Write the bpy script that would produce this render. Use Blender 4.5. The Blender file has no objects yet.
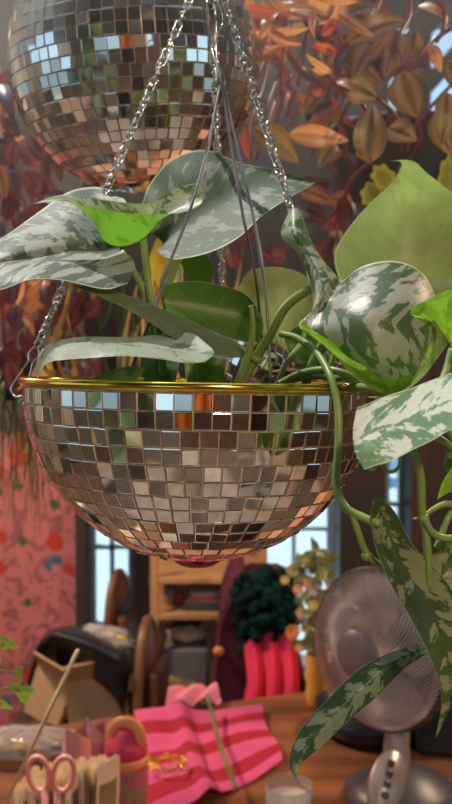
import bpy, math, random
from mathutils import Vector, Matrix
R = math.radians
PI = math.pi
random.seed(7)
sc = bpy.context.scene
col = sc.collection

# ------------------------------------------------------------------ camera
CAM = Vector((0, 0, 1.45)); PITCH = R(2.6); F = 900.0
fw = Vector((0, math.cos(PITCH), -math.sin(PITCH)))
upv = Vector((0, math.sin(PITCH), math.cos(PITCH)))
rt = Vector((1, 0, 0))
def P(x, y, d):
    return CAM + fw*d + rt*((x-226)/F*d) + upv*((402-y)/F*d)
def Pm(x, y, mm): return P(x, y, mm/1000.0)
def G(x, y, z=0.75):
    r = fw + rt*((x-226)/F) + upv*((402-y)/F)
    return CAM + r*((z-CAM.z)/r.z)

# ------------------------------------------------------------------ materials
def newmat(name):
    m = bpy.data.materials.new(name); m.use_nodes = True
    nt = m.node_tree; nt.nodes.clear()
    o = nt.nodes.new('ShaderNodeOutputMaterial')
    return m, nt, o
def N(nt, t, **kw):
    n = nt.nodes.new(t)
    for k, v in kw.items():
        if k in n.inputs: n.inputs[k].default_value = v
        else: setattr(n, k, v)
    return n
def rgba(c): return (c[0], c[1], c[2], 1)
def simple(name, c, rough=.5, metal=0, spec=.5, c2=None, scale=20, bump=0, trans=0, emit=None, stretch=None, coord='Object', detail=4, lo=.35, hi=.65):
    m, nt, o = newmat(name)
    b = N(nt, 'ShaderNodeBsdfPrincipled', Roughness=rough, Metallic=metal)
    b.inputs['Base Color'].default_value = rgba(c)
    b.inputs['Specular IOR Level'].default_value = spec
    if trans:
        b.inputs['Transmission Weight'].default_value = trans
    if emit:
        b.inputs['Emission Color'].default_value = rgba(emit[0]); b.inputs['Emission Strength'].default_value = emit[1]
    if c2 is not None or bump:
        tc = N(nt, 'ShaderNodeTexCoord'); mp = N(nt, 'ShaderNodeMapping')
        if stretch: mp.inputs['Scale'].default_value = stretch
        nt.links.new(tc.outputs[coord], mp.inputs['Vector'])
        nz = N(nt, 'ShaderNodeTexNoise', Scale=scale, Detail=detail)
        nt.links.new(mp.outputs[0], nz.inputs['Vector'])
        if c2 is not None:
            cr = N(nt, 'ShaderNodeValToRGB')
            cr.color_ramp.elements[0].position = lo; cr.color_ramp.elements[0].color = rgba(c)
            cr.color_ramp.elements[1].position = hi; cr.color_ramp.elements[1].color = rgba(c2)
            nt.links.new(nz.outputs['Fac'], cr.inputs['Fac'])
            nt.links.new(cr.outputs['Color'], b.inputs['Base Color'])
        if bump:
            bp = N(nt, 'ShaderNodeBump', Strength=bump, Distance=.004)
            nt.links.new(nz.outputs['Fac'], bp.inputs['Height'])
            nt.links.new(bp.outputs['Normal'], b.inputs['Normal'])
    nt.links.new(b.outputs[0], o.inputs['Surface'])
    return m

def math_n(nt, op, a, b=None, c=None):
    n = nt.nodes.new('ShaderNodeMath'); n.operation = op
    for i, v in enumerate((a, b, c)):
        if v is None: continue
        if isinstance(v, (int, float)): n.inputs[i].default_value = v
        else: nt.links.new(v, n.inputs[i])
    return n.outputs[0]
def mixc(nt, fac, a, b):
    n = nt.nodes.new('ShaderNodeMix'); n.data_type = 'RGBA'
    fi, ai, bi = n.inputs[0], n.inputs[6], n.inputs[7]
    if isinstance(fac, (int, float)): fi.default_value = fac
    else: nt.links.new(fac, fi)
    for s, v in ((ai, a), (bi, b)):
        if isinstance(v, tuple): s.default_value = rgba(v)
        else: nt.links.new(v, s)
    return n.outputs[2]

def leafmat(name, dark, silver, under, transl, dens=.5, seed=0, tw=.45, fr=1.0, lo=None, rough=.38, utr=None, uc=1.2):
    """variegated pothos leaf: silver splashes running along the side veins, plain underside"""
    m, nt, o = newmat(name)
    uv = N(nt, 'ShaderNodeUVMap', uv_map='UVMap')
    nv = N(nt, 'ShaderNodeUVMap', uv_map='Norm')
    s = N(nt, 'ShaderNodeSeparateXYZ'); nt.links.new(uv.outputs[0], s.inputs[0])
    sn = N(nt, 'ShaderNodeSeparateXYZ'); nt.links.new(nv.outputs[0], sn.inputs[0])
    aw = math_n(nt, 'ABSOLUTE', s.outputs[1])
    vein = math_n(nt, 'SUBTRACT', s.outputs[0], math_n(nt, 'MULTIPLY', aw, 0.75))
    cb = N(nt, 'ShaderNodeCombineXYZ')
    nt.links.new(math_n(nt, 'MULTIPLY', vein, 1.0*fr), cb.inputs[0])
    nt.links.new(math_n(nt, 'MULTIPLY', s.outputs[1], 0.62*fr), cb.inputs[1])
    cb.inputs[2].default_value = seed*3.7
    n1 = N(nt, 'ShaderNodeTexNoise', Scale=10.0, Detail=5, Roughness=.6, Distortion=.25)
    nt.links.new(cb.outputs[0], n1.inputs['Vector'])
    n2 = N(nt, 'ShaderNodeTexNoise', Scale=38.0, Detail=4, Roughness=.7)
    nt.links.new(cb.outputs[0], n2.inputs['Vector'])
    f = math_n(nt, 'ADD', n1.outputs['Fac'], math_n(nt, 'MULTIPLY', math_n(nt, 'SUBTRACT', n2.outputs['Fac'], .5), .22))
    # dark band along the midrib and the margin
    nw = math_n(nt, 'ABSOLUTE', math_n(nt, 'SUBTRACT', math_n(nt, 'MULTIPLY', sn.outputs[1], 2.0), 1.0))
    edge = math_n(nt, 'MULTIPLY', math_n(nt, 'POWER', nw, 10.0), .16)
    mid = math_n(nt, 'MULTIPLY', math_n(nt, 'POWER', math_n(nt, 'SUBTRACT', 1.0, nw), 14.0), .12)
    f = math_n(nt, 'SUBTRACT', math_n(nt, 'SUBTRACT', f, edge), mid)
    mr = N(nt, 'ShaderNodeMapRange'); nt.links.new(f, mr.inputs['Value'])
    t = .5 + (.5-dens)*.35
    mr.inputs['From Min'].default_value = t-.012; mr.inputs['From Max'].default_value = t+.012
    n3 = N(nt, 'ShaderNodeTexNoise', Scale=90.0, Detail=2); nt.links.new(cb.outputs[0], n3.inputs['Vector'])
    sv = mixc(nt, n3.outputs['Fac'], tuple(c*.72 for c in silver), tuple(min(1, c*1.2) for c in silver))
    top = mixc(nt, mr.outputs[0], dark, sv)
    und = mixc(nt, mr.outputs[0], under, tuple(c*uc for c in under))
    rim = N(nt, 'ShaderNodeMapRange'); nt.links.new(nw, rim.inputs['Value'])
    rim.inputs['From Min'].default_value = .965; rim.inputs['From Max'].default_value = .985
    rimc = tuple(min(1, .25+c*1.0) for c in under)
    geo = N(nt, 'ShaderNodeNewGeometry')
    colr = mixc(nt, geo.outputs['Backfacing'], top, und)
    colr = mixc(nt, rim.outputs[0], colr, rimc)
    b = N(nt, 'ShaderNodeBsdfPrincipled', Roughness=rough)
    b.inputs['Specular IOR Level'].default_value = .45
    nt.links.new(colr, b.inputs['Base Color'])
    tr = N(nt, 'ShaderNodeBsdfTranslucent')
    tcol = mixc(nt, mr.outputs[0], transl, tuple(min(1, c*(uc+.15)+.02) for c in transl))
    if utr: tcol = mixc(nt, geo.outputs['Backfacing'], tcol, utr)
    nt.links.new(tcol, tr.inputs['Color'])
    # quilted side veins
    wv = N(nt, 'ShaderNodeTexNoise', Scale=22.0, Detail=3)
    nt.links.new(cb.outputs[0], wv.inputs['Vector'])
    h = math_n(nt, 'ADD', math_n(nt, 'MULTIPLY', wv.outputs['Fac'], .6), math_n(nt, 'MULTIPLY', n3.outputs['Fac'], .25))
    bp = N(nt, 'ShaderNodeBump', Strength=.35, Distance=.0012); nt.links.new(h, bp.inputs['Height'])
    nt.links.new(bp.outputs[0], b.inputs['Normal']); nt.links.new(bp.outputs[0], tr.inputs['Normal'])
    mx = N(nt, 'ShaderNodeMixShader'); mx.inputs[0].default_value = tw
    nt.links.new(b.outputs[0], mx.inputs[1]); nt.links.new(tr.outputs[0], mx.inputs[2])
    nt.links.new(mx.outputs[0], o.inputs['Surface'])
    return m

def stripeleaf(name, mid, band, edge, under, transl, tw=.5):
    """inch plant leaf: lengthwise bands"""
    m, nt, o = newmat(name)
    nv = N(nt, 'ShaderNodeUVMap', uv_map='Norm')
    sn = N(nt, 'ShaderNodeSeparateXYZ'); nt.links.new(nv.outputs[0], sn.inputs[0])
    w = math_n(nt, 'ABSOLUTE', math_n(nt, 'SUBTRACT', math_n(nt, 'MULTIPLY', sn.outputs[1], 2.0), 1.0))
    tc = N(nt, 'ShaderNodeTexCoord'); nz = N(nt, 'ShaderNodeTexNoise', Scale=60.0, Detail=3)
    nt.links.new(tc.outputs['Object'], nz.inputs['Vector'])
    w2 = math_n(nt, 'ADD', w, math_n(nt, 'MULTIPLY', math_n(nt, 'SUBTRACT', nz.outputs['Fac'], .5), .2))
    cr = N(nt, 'ShaderNodeValToRGB'); e = cr.color_ramp.elements
    e[0].position = .12; e[0].color = rgba(mid); e[1].position = .3; e[1].color = rgba(band)
    x = e.new(.55); x.color = rgba(band); x = e.new(.75); x.color = rgba(edge)
    nt.links.new(w2, cr.inputs['Fac'])
    geo = N(nt, 'ShaderNodeNewGeometry')
    oi = N(nt, 'ShaderNodeObjectInfo')
    hs = N(nt, 'ShaderNodeHueSaturation')
    nt.links.new(math_n(nt, 'ADD', math_n(nt, 'MULTIPLY', oi.outputs['Random'], .05), .475), hs.inputs['Hue'])
    nt.links.new(math_n(nt, 'ADD', math_n(nt, 'MULTIPLY', oi.outputs['Random'], .7), .65), hs.inputs['Value'])
    nt.links.new(mixc(nt, geo.outputs['Backfacing'], cr.outputs['Color'], under), hs.inputs['Color'])
    b = N(nt, 'ShaderNodeBsdfPrincipled', Roughness=.35); nt.links.new(hs.outputs[0], b.inputs['Base Color'])
    tr = N(nt, 'ShaderNodeBsdfTranslucent'); tr.inputs['Color'].default_value = rgba(transl)
    mx = N(nt, 'ShaderNodeMixShader'); mx.inputs[0].default_value = tw
    nt.links.new(b.outputs[0], mx.inputs[1]); nt.links.new(tr.outputs[0], mx.inputs[2])
    nt.links.new(mx.outputs[0], o.inputs['Surface'])
    return m

def floral(name):
    """pink wallpaper with blue and red blooms and dark foliage"""
    m, nt, o = newmat(name)
    tc = N(nt, 'ShaderNodeTexCoord'); mp = N(nt, 'ShaderNodeMapping'); nt.links.new(tc.outputs['Object'], mp.inputs['Vector'])
    base = mixc(nt, 0.0, (.56, .17, .18), (.5, .12, .12))
    def blobs(scale, seed, rad, ragged):
        mpp = N(nt, 'ShaderNodeMapping'); mpp.inputs['Location'].default_value = (seed, 0, seed*1.7)
        mpp.inputs['Scale'].default_value = (1, .001, 1)
        nt.links.new(tc.outputs['Object'], mpp.inputs['Vector'])
        nz = N(nt, 'ShaderNodeTexNoise', Scale=22.0, Detail=3); nt.links.new(mpp.outputs[0], nz.inputs['Vector'])
        v = N(nt, 'ShaderNodeTexVoronoi', Scale=scale, Randomness=.75); nt.links.new(mpp.outputs[0], v.inputs['Vector'])
        d = math_n(nt, 'ADD', v.outputs['Distance'], math_n(nt, 'MULTIPLY', math_n(nt, 'SUBTRACT', nz.outputs['Fac'], .5), ragged))
        a = N(nt, 'ShaderNodeMapRange'); nt.links.new(d, a.inputs['Value'])
        a.inputs['From Min'].default_value = rad; a.inputs['From Max'].default_value = rad*.8
        return a.outputs[0], d
    mpp = N(nt, 'ShaderNodeMapping'); mpp.inputs['Scale'].default_value = (1, .001, 1); nt.links.new(tc.outputs['Object'], mpp.inputs['Vector'])
    vn = N(nt, 'ShaderNodeTexNoise', Scale=11.0, Detail=4, Distortion=2.6); nt.links.new(mpp.outputs[0], vn.inputs['Vector'])
    vine = N(nt, 'ShaderNodeMapRange'); nt.links.new(vn.outputs['Fac'], vine.inputs['Value'])
    vine.inputs['From Min'].default_value = .52; vine.inputs['From Max'].default_value = .56
    c = mixc(nt, math_n(nt, 'MULTIPLY', vine.outputs[0], .62), base, (.16, .055, .09))
    b3, _ = blobs(9, 3.1, .26, .5); c = mixc(nt, b3, c, (.06, .10, .05))
    b1, _ = blobs(7.5, 9.3, .3, .5); c = mixc(nt, b1, c, (.5, .04, .03))
    b2, d2 = blobs(6.6, 0.4, .31, .45); c = mixc(nt, b2, c, (.05, .13, .22))
    a = N(nt, 'ShaderNodeMapRange'); nt.links.new(d2, a.inputs['Value']); a.inputs['From Min'].default_value = .08; a.inputs['From Max'].default_value = .05
    c = mixc(nt, a.outputs[0], c, (.45, .2, .08))
    b = N(nt, 'ShaderNodeBsdfPrincipled', Roughness=.8); nt.links.new(c, b.inputs['Base Color'])
    nt.links.new(b.outputs[0], o.inputs['Surface'])
    return m

def stripes(name, c1, c2, axis, scale, dist=.6, rough=.85, duty=.5):
    m, nt, o = newmat(name)
    uv = N(nt, 'ShaderNodeUVMap', uv_map='Norm'); s = N(nt, 'ShaderNodeSeparateXYZ'); nt.links.new(uv.outputs[0], s.inputs[0])
    f = math_n(nt, 'FRACT', math_n(nt, 'MULTIPLY', s.outputs[axis], scale))
    g = math_n(nt, 'GREATER_THAN', f, duty)
    c = mixc(nt, g, c1, c2)
    b = N(nt, 'ShaderNodeBsdfPrincipled', Roughness=rough); nt.links.new(c, b.inputs['Base Color'])
    nt.links.new(b.outputs[0], o.inputs['Surface'])
    return m

M = {}
M['mirror'] = simple('mirror', (.84, .84, .82), .03, 1)
M['tile_edge'] = simple('tile_edge', (.9, .75, .6), .3, .4, c2=(.65, .48, .35), scale=400)
M['shell'] = simple('shell', (.85, .68, .55), .35, .2, c2=(.60, .42, .30), scale=300)
M['gold'] = simple('gold', (.95, .66, .10), .16, 1, c2=(.75, .45, .05), scale=30)
M['inner'] = simple('inner', (.05, .045, .04), .6)
M['soil'] = simple('soil', (.035, .022, .014), .95, c2=(.10, .06, .035), scale=160, bump=1)
M['chain'] = simple('chain', (.86, .84, .80), .18, 1)
M['brass'] = simple('brass', (.8, .62, .35), .22, 1)
M['cord'] = simple('cord', (.13, .12, .15), .35, 0, .6)
M['cordpink'] = simple('cordpink', (.09, .07, .08), .3, 0, .7, c2=(.25, .16, .16), scale=60)
M['capred'] = simple('capred', (.6, .05, .08), .3)
SIL = (.38, .41, .36); DK = (.045, .085, .04)
UND = (.26, .36, .12); TRL = (.22, .52, .03)
M['leaf_a'] = leafmat('leaf_a', (.085, .11, .075), (.36, .375, .34), UND, (.10, .16, .05), .54, 1, tw=.12, rough=.55)
M['leaf_b'] = leafmat('leaf_b', (.10, .14, .075), (.50, .50, .44), (.13, .27, .04), (.20, .46, .02), .74, 2, tw=.4)
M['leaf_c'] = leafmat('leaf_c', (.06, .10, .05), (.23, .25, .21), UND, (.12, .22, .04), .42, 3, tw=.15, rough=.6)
M['leaf_green'] = leafmat('leaf_green', DK, (.10, .2, .06), (.07, .14, .025), (.10, .28, .02), .3, 4, tw=.45)
M['leaf_olive'] = leafmat('leaf_olive', DK, (.2, .3, .12), (.13, .17, .07), (.09, .17, .03), .4, 5, tw=.3)
M['leaf_pale'] = leafmat('leaf_pale', (.16, .24, .14), (.42, .48, .38), UND, TRL, .78, 6, tw=.25)
M['leaf_under'] = leafmat('leaf_under', (.08, .15, .05), (.3, .4, .2), (.28, .36, .15), (.36, .48, .12), .5, 7, tw=.5, uc=.97)
M['leaf_main'] = leafmat('leaf_main', (.075, .115, .06), (.38, .38, .33), (.34, .46, .15), (.28, .60, .03), .56, 8, tw=.25, fr=1.2)
M['leaf_lime'] = leafmat('leaf_lime', (.2, .45, .03), (.25, .5, .06), (.20, .42, .03), (.32, .62, .03), .4, 9, tw=.55)
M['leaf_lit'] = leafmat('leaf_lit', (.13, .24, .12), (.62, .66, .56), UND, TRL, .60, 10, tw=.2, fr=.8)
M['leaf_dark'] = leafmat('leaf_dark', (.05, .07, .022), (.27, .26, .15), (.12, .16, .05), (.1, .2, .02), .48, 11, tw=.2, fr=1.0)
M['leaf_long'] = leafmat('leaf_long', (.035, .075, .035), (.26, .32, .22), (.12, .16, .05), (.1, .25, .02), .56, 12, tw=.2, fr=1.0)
M['stem'] = simple('stem', (.17, .26, .055), .4, c2=(.26, .34, .10), scale=30)
M['stem_dark'] = simple('stem_dark', (.10, .13, .035), .45, c2=(.2, .22, .07), scale=40)
M['inch_warm'] = stripeleaf('inch_warm', (.26, .10, .06), (.66, .42, .26), (.40, .15, .10), (.50, .12, .10), (.90, .36, .12), .42)
M['inch_olive'] = stripeleaf('inch_olive', (.08, .05, .03), (.52, .38, .20), (.26, .17, .08), (.34, .12, .10), (.46, .27, .08), .34)
M['inch_red'] = stripeleaf('inch_red', (.14, .03, .04), (.36, .13, .11), (.2, .035, .05), (.34, .04, .06), (.70, .14, .07), .42)
M['inch_dark'] = stripeleaf('inch_dark', (.06, .03, .035), (.15, .10, .09), (.10, .03, .05), (.2, .02, .06), (.3, .06, .05), .3)
M['inch_stem'] = simple('inch_stem', (.30, .05, .06), .4)
M['straw'] = stripeleaf('straw', (.35, .22, .07), (.55, .40, .14), (.35, .26, .08), (.45, .3, .1), (.8, .45, .1), .4)
M['strand'] = simple('strand', (.10, .15, .035), .5, c2=(.2, .25, .07), scale=20)
M['yellowgreen'] = stripeleaf('yellowgreen', (.12, .10, .02), (.20, .22, .03), (.55, .55, .05), (.3, .3, .04), (.5, .5, .03), .35)
M['ivy'] = stripeleaf('ivy', (.22, .38, .06), (.28, .5, .08), (.5, .65, .2), (.2, .4, .06), (.4, .7, .06), .4)

# ------------------------------------------------------------------ mesh helpers
class MB:
    def __init__(s): s.v = []; s.f = []; s.m = []; s.uv = {}; s.nuv = {}
    def face(s, idx, mi=0, uv=None, nuv=None):
        s.f.append(tuple(idx)); s.m.append(mi)
        k = len(s.f)-1
        if uv: s.uv[k] = uv
        if nuv: s.nuv[k] = nuv
    def box(s, c, size, rot=None, mi=0, bevel=0):
        c = Vector(c); h = Vector(size)/2
        b = len(s.v); rot = rot or Matrix.Identity(3)
        if not bevel:
            for z in (-1, 1):
                for x, y in ((-1, -1), (1, -1), (1, 1), (-1, 1)):
                    s.v.append(c + rot @ Vector((x*h.x, y*h.y, z*h.z)))
            for f in ((3, 2, 1, 0), (4, 5, 6, 7), (0, 1, 5, 4), (1, 2, 6, 5), (2, 3, 7, 6), (3, 0, 4, 7)):
                s.face([b+i for i in f], mi)
        else:
            r = min(bevel, min(h)*.9)
            rings = []
            for z, ins in ((-h.z, r), (-h.z+r*.3, r*.3), (-h.z+r, 0), (h.z-r, 0), (h.z-r*.3, r*.3), (h.z, r)):
                ring = []
                for sx, sy, a0 in ((1, 1, 0), (-1, 1, 90), (-1, -1, 180), (1, -1, 270)):
                    for k in range(4):
                        a = R(a0 + k*30)
                        x = sx*(h.x-r) + (r-ins)*math.cos(a); y = sy*(h.y-r) + (r-ins)*math.sin(a)
                        ring.append(len(s.v)); s.v.append(c + rot @ Vector((x, y, z)))
                rings.append(ring)
            for a, bb in zip(rings, rings[1:]):
                n = len(a)
                for i in range(n): s.face((a[i], a[(i+1) % n], bb[(i+1) % n], bb[i]), mi)
            s.face(list(reversed(rings[0])), mi); s.face(rings[-1], mi)
        return s
    def tube(s, pts, rad, seg=8, mi=0, closed=False, cap=True, flat=1.0):
        pts = [Vector(p) for p in pts]; n = len(pts)
        if isinstance(rad, (int, float)): rad = [rad]*n
        rings = []; prev = None
        for i, p in enumerate(pts):
            if closed: t = pts[(i+1) % n]-pts[i-1]
            else: t = pts[min(i+1, n-1)]-pts[max(i-1, 0)]
            if t.length < 1e-9: t = Vector((0, 0, 1))
            t.normalize()
            if prev is None:
                a = Vector((0, 0, 1)) if abs(t.z) < .9 else Vector((1, 0, 0))
                nrm = t.cross(a).normalized()
            else:
                nrm = prev - t*prev.dot(t)
                nrm = nrm.normalized() if nrm.length > 1e-6 else t.orthogonal().normalized()
            prev = nrm; bn = t.cross(nrm)
            ring = []
            for k in range(seg):
                a = 2*PI*k/seg
                ring.append(len(s.v)); s.v.append(p + nrm*math.cos(a)*rad[i] + bn*math.sin(a)*rad[i]*flat)
            rings.append(ring)
        pr = list(zip(rings, rings[1:])) + ([(rings[-1], rings[0])] if closed else [])
        for a, b in pr:
            for k in range(seg): s.face((a[k], a[(k+1) % seg], b[(k+1) % seg], b[k]), mi)
        if cap and not closed:
            s.face(list(reversed(rings[0])), mi); s.face(rings[-1], mi)
        return s
    def lathe(s, prof, mat=None, seg=32, mi=0, ang=2*PI):
        mat = mat or Matrix.Identity(4); rings = []
        full = abs(ang-2*PI) < 1e-6
        for r, z in prof:
            ring = []
            if r < 1e-7:
                ring = [len(s.v)]; s.v.append(mat @ Vector((0, 0, z)))
            else:
                for k in range(seg if full else seg+1):
                    a = ang*k/seg
                    ring.append(len(s.v)); s.v.append(mat @ Vector((r*math.cos(a), r*math.sin(a), z)))
            rings.append(ring)
        for a, b in zip(rings, rings[1:]):
            if len(a) == 1 and len(b) == 1: continue
            n = seg
            for k in range(n):
                k2 = (k+1) % len(a) if full else k+1
                j2 = (k+1) % len(b) if full else k+1
                if len(a) == 1: s.face((a[0], b[j2], b[k]), mi)
                elif len(b) == 1: s.face((a[k], a[k2], b[0]), mi)
                else: s.face((a[k], a[k2], b[j2], b[k]), mi)
        return s
    def sphere(s, c, r, seg=16, rings=10, mi=0, sc_=(1, 1, 1), rot=None):
        rot = rot or Matrix.Identity(3)
        m = Matrix.Translation(Vector(c)) @ (rot @ Matrix.Diagonal(Vector(sc_))).to_4x4()
        return s.lathe([(r*math.sin(PI*i/rings), -r*math.cos(PI*i/rings)) for i in range(rings+1)], m, seg, mi)
    def grid(s, g, mi=0, flip=False, scale=10.0):
        nu, nv = len(g), len(g[0]); b = len(s.v)
        for row in g: s.v.extend(row)
        # arc lengths for the pattern
        L = [0.0]
        mc = nv//2
        for i in range(1, nu): L.append(L[-1] + (g[i][mc]-g[i-1][mc]).length)
        W = []
        for i in range(nu):
            w = [0.0]
            for j in range(1, nv): w.append(w[-1] + (g[i][j]-g[i][j-1]).length)
            W.append([x - w[mc] for x in w])
        def U(i, j): return (L[i]*scale, W[i][j]*scale)
        def Nn(i, j): return (i/(nu-1), j/(nv-1))
        for i in range(nu-1):
            for j in range(nv-1):
                q = [(i, j), (i, j+1), (i+1, j+1), (i+1, j)]
                if flip: q.reverse()
                s.face([b+a*nv+c for a, c in q], mi, [U(*x) for x in q], [Nn(*x) for x in q])
        return s
    def build(s, name, mats, parent=None, smooth=True, origin=None):
        if not isinstance(mats, (list, tuple)): mats = [mats]
        if parent is not None:
            off = Vector((0, 0, 0)); q = parent
            while q is not None: off = off + q.location; q = q.parent
        elif origin is not None: off = Vector(origin)
        else:
            xs = [v.x for v in s.v]; ys = [v.y for v in s.v]; zs = [v.z for v in s.v]
            off = Vector(((min(xs)+max(xs))/2, (min(ys)+max(ys))/2, min(zs)))
        off = Vector(off)
        me = bpy.data.meshes.new(name)
        me.from_pydata([v-off for v in s.v], [], s.f)
        for mm in mats: me.materials.append(mm)
        me.polygons.foreach_set('material_index', s.m)
        me.polygons.foreach_set('use_smooth', [smooth]*len(s.f))
        if s.uv or s.nuv:
            ul = me.uv_layers.new(name='UVMap'); nl = me.uv_layers.new(name='Norm')
            for p in me.polygons:
                a = s.uv.get(p.index); c = s.nuv.get(p.index)
                for k, li in enumerate(p.loop_indices):
                    if a: ul.data[li].uv = a[k]
                    if c: nl.data[li].uv = c[k]
        me.update()
        ob = bpy.data.objects.new(name, me); col.objects.link(ob)
        if parent is not None: ob.parent = parent
        else: ob.location = off
        return ob
def tag(o, label=None, cat=None, group=None, kind=None):
    if label: o['label'] = label
    if cat: o['category'] = cat
    if group: o['group'] = group
    if kind: o['kind'] = kind
    return o
def empty(name, loc, label=None, cat=None, group=None):
    o = bpy.data.objects.new(name, None); col.objects.link(o); o.location = loc; o.empty_display_size = .02
    tag(o, label, cat, group); return o
def struct(ob): ob['kind'] = 'structure'; return ob
def cr(p0, p1, p2, p3, t):
    return .5*((2*p1) + (p2-p0)*t + (2*p0-5*p1+4*p2-p3)*t*t + (3*p1-p0-3*p2+p3)*t*t*t)
def spline(pts, n):
    pts = [Vector(p) for p in pts]; m = len(pts)
    if m == 2: pts = [pts[0], (pts[0]+pts[1])/2, pts[1]]; m = 3
    out = []
    for k in range(n):
        x = k/(n-1)*(m-1); i = min(int(x), m-2); t = x-i
        p0 = pts[i-1] if i > 0 else 2*pts[0]-pts[1]
        p3 = pts[i+2] if i+2 < m else 2*pts[-1]-pts[-2]
        out.append(cr(p0, pts[i], pts[i+1], p3, t))
    return out
def surf(rows, nu, nv):
    rr = [spline(r, nv) for r in rows]
    cols = [spline([r[j] for r in rr], nu) for j in range(nv)]
    return [[cols[j][i] for j in range(nv)] for i in range(nu)]
def facing_flip(g, want_top, half='all'):
    s = 0; nv = len(g[0])
    rng = range(nv-1) if half == 'all' else (range(nv//2) if half == 'a' else range(nv//2, nv-1))
    for i in range(len(g)-1):
        for j in rng:
            n = (g[i][j+1]-g[i][j]).cross(g[i+1][j+1]-g[i][j])
            s += n.dot(CAM-g[i][j])
    top = s > 0
    return top != want_top
def px(pts): return [Pm(*p) for p in pts]

# ------------------------------------------------------------------ mirror tiles
def tile_mesh(mb, O, Rr, axis, pitch, lat0, lat1, jitter, rng, gap=.00036, thick=.0006, fine=None):
    """rows of square mirrors round a ball; lat measured down from the equator (bowl) along -axis"""
    rot = axis
    nrow = int(round((lat1-lat0)*Rr/pitch)); dl = (lat1-lat0)/nrow
    cnt = None
    for r in range(nrow):
        la, lb = lat0 + r*dl, lat0+(r+1)*dl
        lm = (la+lb)/2
        if r % 2 == 0 or True:
            wide = max(math.cos(la), math.cos(lb)) if (r % 2) else math.cos(lm)
        if r % 2 == 0 or cnt is None or abs(math.cos(lm)) < .55:
            cnt = max(3, int(round(2*PI*Rr*math.cos(lm)/pitch))); ph = rng.random()*2*PI/cnt
        da = 2*PI/cnt
        for k in range(cnt):
            az = ph + k*da
            n = Vector((math.cos(lm)*math.cos(az), math.cos(lm)*math.sin(az), -math.sin(lm)))
            e1 = Vector((-math.sin(az), math.cos(az), 0)); e2 = n.cross(e1)
            hw1 = Rr*math.cos(la)*da/2 - gap; hw2 = Rr*math.cos(lb)*da/2 - gap
            hh = Rr*dl/2-gap
            # tile jitter
            jj = jitter*(4.0 if rng.random() < .22 else 1); jn = (n + e1*rng.gauss(0, jj) + e2*rng.gauss(0, jj)).normalized()
            j1 = (e1 - jn*e1.dot(jn)).normalized(); j2 = jn.cross(j1)
            c = n*(Rr*1.0003)
            b = len(mb.v)
            # e2 = n x e1 -> points along +/-z ; find up/down
            sgn = 1 if j2.z < 0 else -1      # sgn*j2 points to greater lat (down)
            for lift, inset in ((0, 0), (thick, 0), (thick+.00012, .0003)):
                for (u, v) in ((-1, -1), (1, -1), (1, 1), (-1, 1)):
                    hw = (hw1 if v < 0 else hw2) - inset
                    p = c + j1*u*hw + j2*(sgn*v*(hh-inset)) + jn*lift
                    mb.v.append(O + rot @ p)
            order = (0, 1, 2, 3) if sgn > 0 else (3, 2, 1, 0)
            # orient outward: check
            A, B, C = mb.v[b+8], mb.v[b+9], mb.v[b+10]
            outw = (B-A).cross(C-A).dot(rot @ jn) > 0
            q = (8, 9, 10, 11) if outw else (11, 10, 9, 8)
            mb.face([b+i for i in q], 0)
            for lo_, hi_, mi in ((0, 4, 1), (4, 8, 0)):
                for i in range(4):
                    j = (i+1) % 4
                    f = (b+lo_+i, b+lo_+j, b+hi_+j, b+hi_+i)
                    mb.face(f if outw else f[::-1], mi)
rng = random.Random(3)

# ---- the bowl
BC = Pm(200, 386, 515); BR = .0985
rollM = Matrix.Rotation(R(1.1), 3, 'Y') @ Matrix.Rotation(R(-.6), 3, 'X')
bowl = empty('mirror_bowl_planter', BC + Vector((0, 0, -BR)), 'half mirror ball planter with gold rim hanging in front, full of plants', 'planter')
mb = MB(); T4 = Matrix.Translation(BC) @ rollM.to_4x4()
prof = [(BR*math.cos(PI/2*i/24), -BR*math.sin(PI/2*i/24)) for i in range(25)]
mb.lathe(prof, T4, 96); mb.build('bowl_shell', M['shell'], bowl)
mb = MB(); ri = BR-.004
mb.lathe([(ri*math.cos(PI/2*i/24), -ri*math.sin(PI/2*i/24)) for i in range(25)], T4, 64)
for f in range(len(mb.f)): mb.f[f] = mb.f[f][::-1]
mb.build('bowl_lining', M['inner'], bowl)
mb = MB(); tile_mesh(mb, BC, BR, rollM, .0090, .016, R(83), .024, rng)
mb.build('mirror_tiles', [M['mirror'], M['tile_edge']], bowl, smooth=False)
mb = MB()
ring = [BC + rollM @ Vector(((BR+.0005)*math.cos(2*PI*k/96), (BR+.0005)*math.sin(2*PI*k/96), .0012)) for k in range(96)]
mb.tube(ring, .0024, 10, closed=True); mb.build('rim', M['gold'], bowl)
mb = MB(); mb.lathe([(0, -.0), (.012, 0), (.014, -.0012), (.010, -.004), (0, -.0045)], Matrix.Translation(BC) @ rollM.to_4x4() @ Matrix.Translation((0, 0, -BR-.0003)), 24)
for f in range(len(mb.f)): mb.f[f] = mb.f[f][::-1]
mb.build('bottom_cap', M['capred'], bowl)
# soil
mb = MB(); rs = ri-.001; zs = -.022
pr = []
for i in range(9): pr.append((rs*.965*math.sqrt(1-(zs/BR)**2)*i/8, zs + .004*math.cos(i*1.1)))
mb.lathe(pr[::-1], T4, 48)
tag(mb.build('potting_soil', M['soil'], origin=BC+Vector((0, 0, zs))), 'dark potting soil filling the mirrored bowl', 'soil', kind='stuff')

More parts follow.
